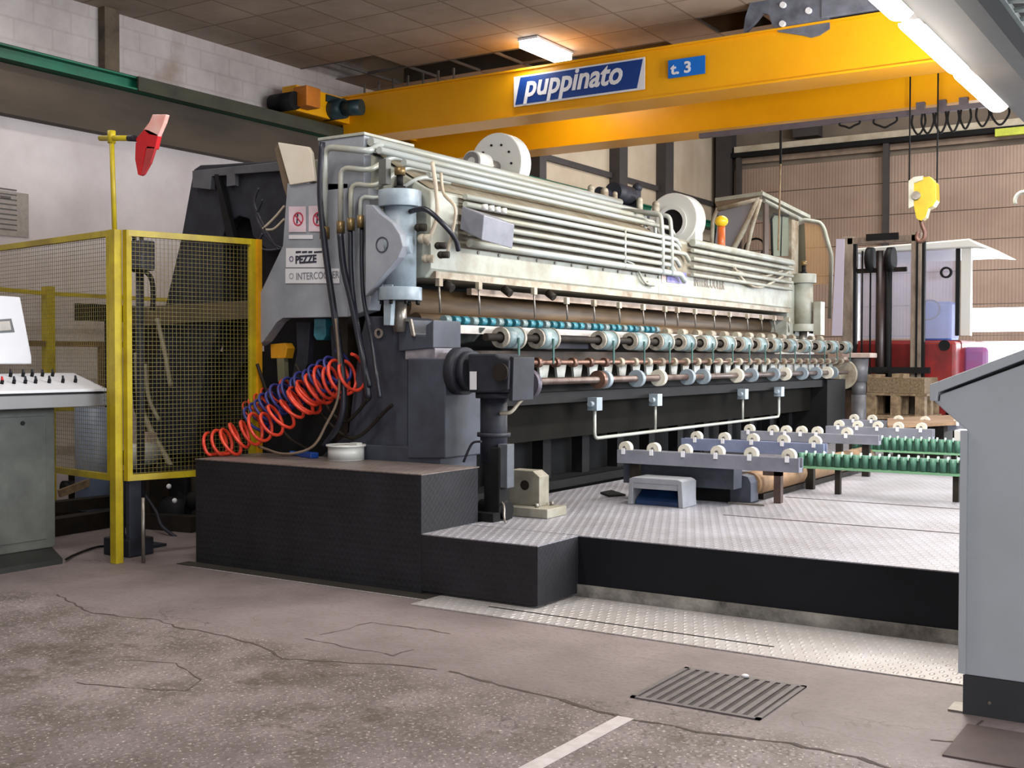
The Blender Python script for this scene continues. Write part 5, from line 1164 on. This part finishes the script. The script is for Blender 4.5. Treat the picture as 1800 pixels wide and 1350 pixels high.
# transparent curtain strip left of the mast
v0, v1 = A(1463, 420, Y=15.45), A(1482, 590, Y=15.45)
st = MB().prism([A(1470, 420, Y=15.45), A(1484, 420, Y=15.45), A(1480, 590, Y=15.45), A(1462, 590, Y=15.45)], (0, .02, 0)).build('plastic_sheet', glass('milky_plastic', (198, 192, 210), .75, .3)); tag(st, 'milky plastic sheet hanging left of the forklift mast', 'sheet'); st.parent = None
# stack of boards and pallet on the floor before the forklift
py0 = 15.05
def K3(px, py): return A(px, py, Y=py0)
x0, x1 = K3(1523, 700).x, K3(1625, 700).x
zs_ = [K3(1570, y).z for y in (664, 694, 726)]
bstk = thing('board_bundle', 'bundle of strand boards on top of the pallet stack before the forklift', 'boards', ((x0+x1)/2, py0+.4, zs_[1]+.02))
MB().box(x0, x1, py0, py0+.8, zs_[1]+.02, zs_[0]).build('boards', OSB, bstk, .004)
MB().box(K3(1568, 660).x, K3(1588, 660).x, py0-.005, py0+.3, zs_[0], zs_[0]+.05).build('packing_block', WOOD, bstk); MB().box(K3(1525, 660).x, K3(1545, 660).x, py0, py0+.3, zs_[0], zs_[0]+.04).build('packing_block', WOOD, bstk)
def pallet(z0, h, label):
    p = thing('pallet', label, 'pallet', ((x0+x1)/2, py0+.4, z0), 'pallets stacked before the forklift')
    MB().box(x0, x1+.03, py0, py0+.8, z0+h-.03, z0+h).box(x0, x1+.03, py0, py0+.8, z0, z0+.025).build('deck', WOOD, p)
    for fx_ in (0, .42, .84):
        for yy_ in (0, .33, .66):
            MB().box(x0+fx_*(x1-x0), x0+(fx_+.16)*(x1-x0), py0+yy_, py0+yy_+.14, z0+.025, z0+h-.03).build('block', WOOD, p)
h = (zs_[1]+.018)/3
pallet(.001, h, 'lowest pallet of the stack before the forklift'); pallet(.001+h, h, 'middle pallet of the stack before the forklift')
pallet(.001+2*h, h, 'top pallet of the stack, right under the strand boards')
# brown sheet and odds at the right
k = MB().prism([A(1560, 748, Z=.72), A(1680, 742, Z=.72), A(1600, 730, Z=.72)+Vector((.4, .5, 0)), A(1560, 735, Z=.72)], (0, 0, -.03)).build('cardboard_sheet', KRAFT); tag(k, 'tan cardboard sheet on a stand behind the farthest roller bar', 'cardboard')
xs_ = [v_.co.x+k.location.x for v_ in k.data.vertices]; ys_ = [v_.co.y+k.location.y for v_ in k.data.vertices]
MB().box(sum(xs_)/8-.25, sum(xs_)/8+.25, sum(ys_)/8-.2, sum(ys_)/8+.2, ZT+.001, .685).build('stand', GRIME, k)
v0, v1 = A(1677, 775, Y=9.2), A(1702, 757, Y=9.2)
wb = thing('white_box', 'small white box just left of the tall grey control desk', 'box', (v0.x, 9.2, ZT))
MB().box(v0.x, v1.x, 9.2, 9.4, v0.z, v1.z).build('box_shell', WHITE, wb, .005)
MB().box(v0.x+.04, v0.x+.08, 9.28, 9.32, ZT, v0.z).build('box_stand', GRIME, wb)

# ------------------------------------------------------------------ clutter behind the fence
jb = thing('terminal_box', 'dark grey terminal box with bent conduit right of the yellow corner post', 'box', (FX, 5.5, 0))
yj = 5.45
def J(px, py, y=yj): return A(px, py, Y=y)
a_, b_ = J(216, 424), J(249, 474)
MB().box(a_.x, b_.x, yj, yj+.12, b_.z, a_.z).build('box_shell', mat('box_slate', (78, 80, 92), .45, .1, (54, 56, 66), 5, .4), jb, .01)
for px in (226, 238): v = J(px, 424); MB().cyl((v.x, yj+.05, v.z), (v.x, yj+.05, v.z+.045), .015, n=8).build('cable_gland', BLACK, jb)
v = J(234, 480); MB().cyl((v.x, yj+.06, .02), (v.x, yj+.06, b_.z), .028, n=12).build('stand_pole', SLATE2, jb)
MB().tube(smooth_path([J(234, 474), J(252, 476), J(266, 490), J(269, 520), J(268, 545)]), .017, 8).build('flexible_conduit', BLACK, jb)
MB().box(v.x-.1, v.x+.1, yj-.05, yj+.2, .0, .02).build('foot', SLATE2, jb)
ps = thing('post_stand', 'dark grey steel stand right behind the yellow corner post', 'stand', (FX+.02, 5.2, 0))
a_, b_ = J(192, 850, 5.2), J(228, 940, 5.2)
MB().box(a_.x, a_.x+.04, 5.2, 5.3, .0, .55).box(b_.x-.04, b_.x, 5.2, 5.3, 0, .55).build('stand_plate', SLATE, ps, .004)
MB().box(a_.x-.03, b_.x+.03, 5.17, 5.38, 0, .12).build('stand_base', SLATE2, ps, .01)
pl = MB().cyl(A(252, 990, Z=0), A(252, 990, Z=0)+Vector((0, 0, .43)), .012, n=10).build('thin_pole', STEEL)
tag(pl, 'thin grey upright rod between the corner post and the black platform', 'rod')
y_ = 6.4
a_, b_ = A(150, 715, Y=y_), A(190, 840, Y=y_)
tk = thing('tank', 'pale blue cylindrical tank behind the left mesh panel', 'tank', ((a_.x+b_.x)/2, y_, 0))
MB().cyl(((a_.x+b_.x)/2, y_, .06), ((a_.x+b_.x)/2, y_, a_.z), (b_.x-a_.x)*.6, n=28).build('shell', mat('pale_blue_tank', (140, 156, 180), .4, 0, (110, 122, 146), 4, .4), tk)
MB().box((a_.x+b_.x)/2-.1, (a_.x+b_.x)/2+.1, y_-.1, y_+.1, 0, .06).build('foot', BLACK, tk)
y_ = 6.35; v = A(275, 800, Y=y_)
mo = thing('pump_motor', 'white pump motor seen low through the right mesh panel', 'motor', (v.x, y_, 0))
MB().cyl((v.x-.05, y_-.3, v.z), (v.x-.05, y_, v.z), .10, n=24).build('motor_body', WHITE, mo); MB().cyl((v.x-.05, y_-.31, v.z), (v.x-.05, y_-.3, v.z), .06, n=20).build('fan_cover', GRIME, mo)
MB().box(v.x-.25, v.x+.15, y_-.2, y_+.1, 0, v.z-.1).build('motor_base', GRIME, mo); MB().box(v.x-.2, v.x-.05, y_-.05, y_+.05, v.z, v.z+.18).build('terminal_cover', mat('pinkish_cover', (180, 160, 150), .5), mo)
a_, b_ = A(104, 868, Y=6.0), A(164, 845, Y=6.3)
wp = MB().beam(a_, b_, .04, .06).build('wooden_stick', WOOD); tag(wp, 'light wooden stick propped low behind the fence', 'stick')
random.seed(3)
sk = thing('steel_scrap', 'dark steel beams piled on the floor behind the corner post', 'scrap', (-7.0, 6.6, 0))
for (p0, p1, w_, h_, z0) in (((70, 945), (222, 920), .14, .13, .001), ((90, 915), (230, 900), .10, .10, .001), ((225, 925), (345, 935), .12, .12, .001), ((60, 905), (240, 885), .12, .09, .11)):
    a_, b_ = A(*p0, Z=z0), A(*p1, Z=z0); a_.z = b_.z = h_/2+z0
    MB().beam(a_, b_, w_, h_).build('steel_beam', GRIME, sk)
xa_, xb_, xc_ = A(110, 880, Y=6.5).x, A(232, 880, Y=6.5).x, A(352, 880, Y=6.5).x
MB().box(xa_, xb_, 6.55, 6.7, .0, .34).box(xb_, xc_, 6.35, 6.6, 0, .46).build('dark_casing', BLACK, sk, .02)
MB().tube(smooth_path([A(115, 850, Y=6.4), A(140, 870, Y=6.35), A(165, 905, Y=6.3), A(190, 925, Y=6.2)]), .012, 6).build('loose_cable', SLATE2, sk); MB().tube(smooth_path([A(255, 870, Y=6.1), A(275, 900, Y=6.05), A(285, 925, Y=6.0), A(310, 945, Y=6.0)]), .014, 6).build('loose_cable', SLATE2, sk)
for (px, py, r_, y_) in ((300, 900, .12, 6.3), (120, 858, .06, 6.45), (330, 880, .1, 6.4), (260, 880, .13, 6.5)):
    v = A(px, py, Y=y_); MB().cyl((v.x-.08, y_, max(v.z, r_)), (v.x+.1, y_+.1, max(v.z, r_)), r_, n=18).build('scrap_pipe', BLACK, sk)
bxm = A(330, 930, Z=0)
MB().box(bxm.x-.25, bxm.x+.15, bxm.y+.1, bxm.y+.5, 0, .45).build('scrap_casing', mat('olive_casing', (56, 52, 42), .6, 0, (34, 32, 28), 5, .5), sk, .02)
for px, py in ((297, 855), (307, 880)): v = A(px, py, Y=6.15); MB().ball(v, .02).build('scrap_knob', SIGNW, sk)
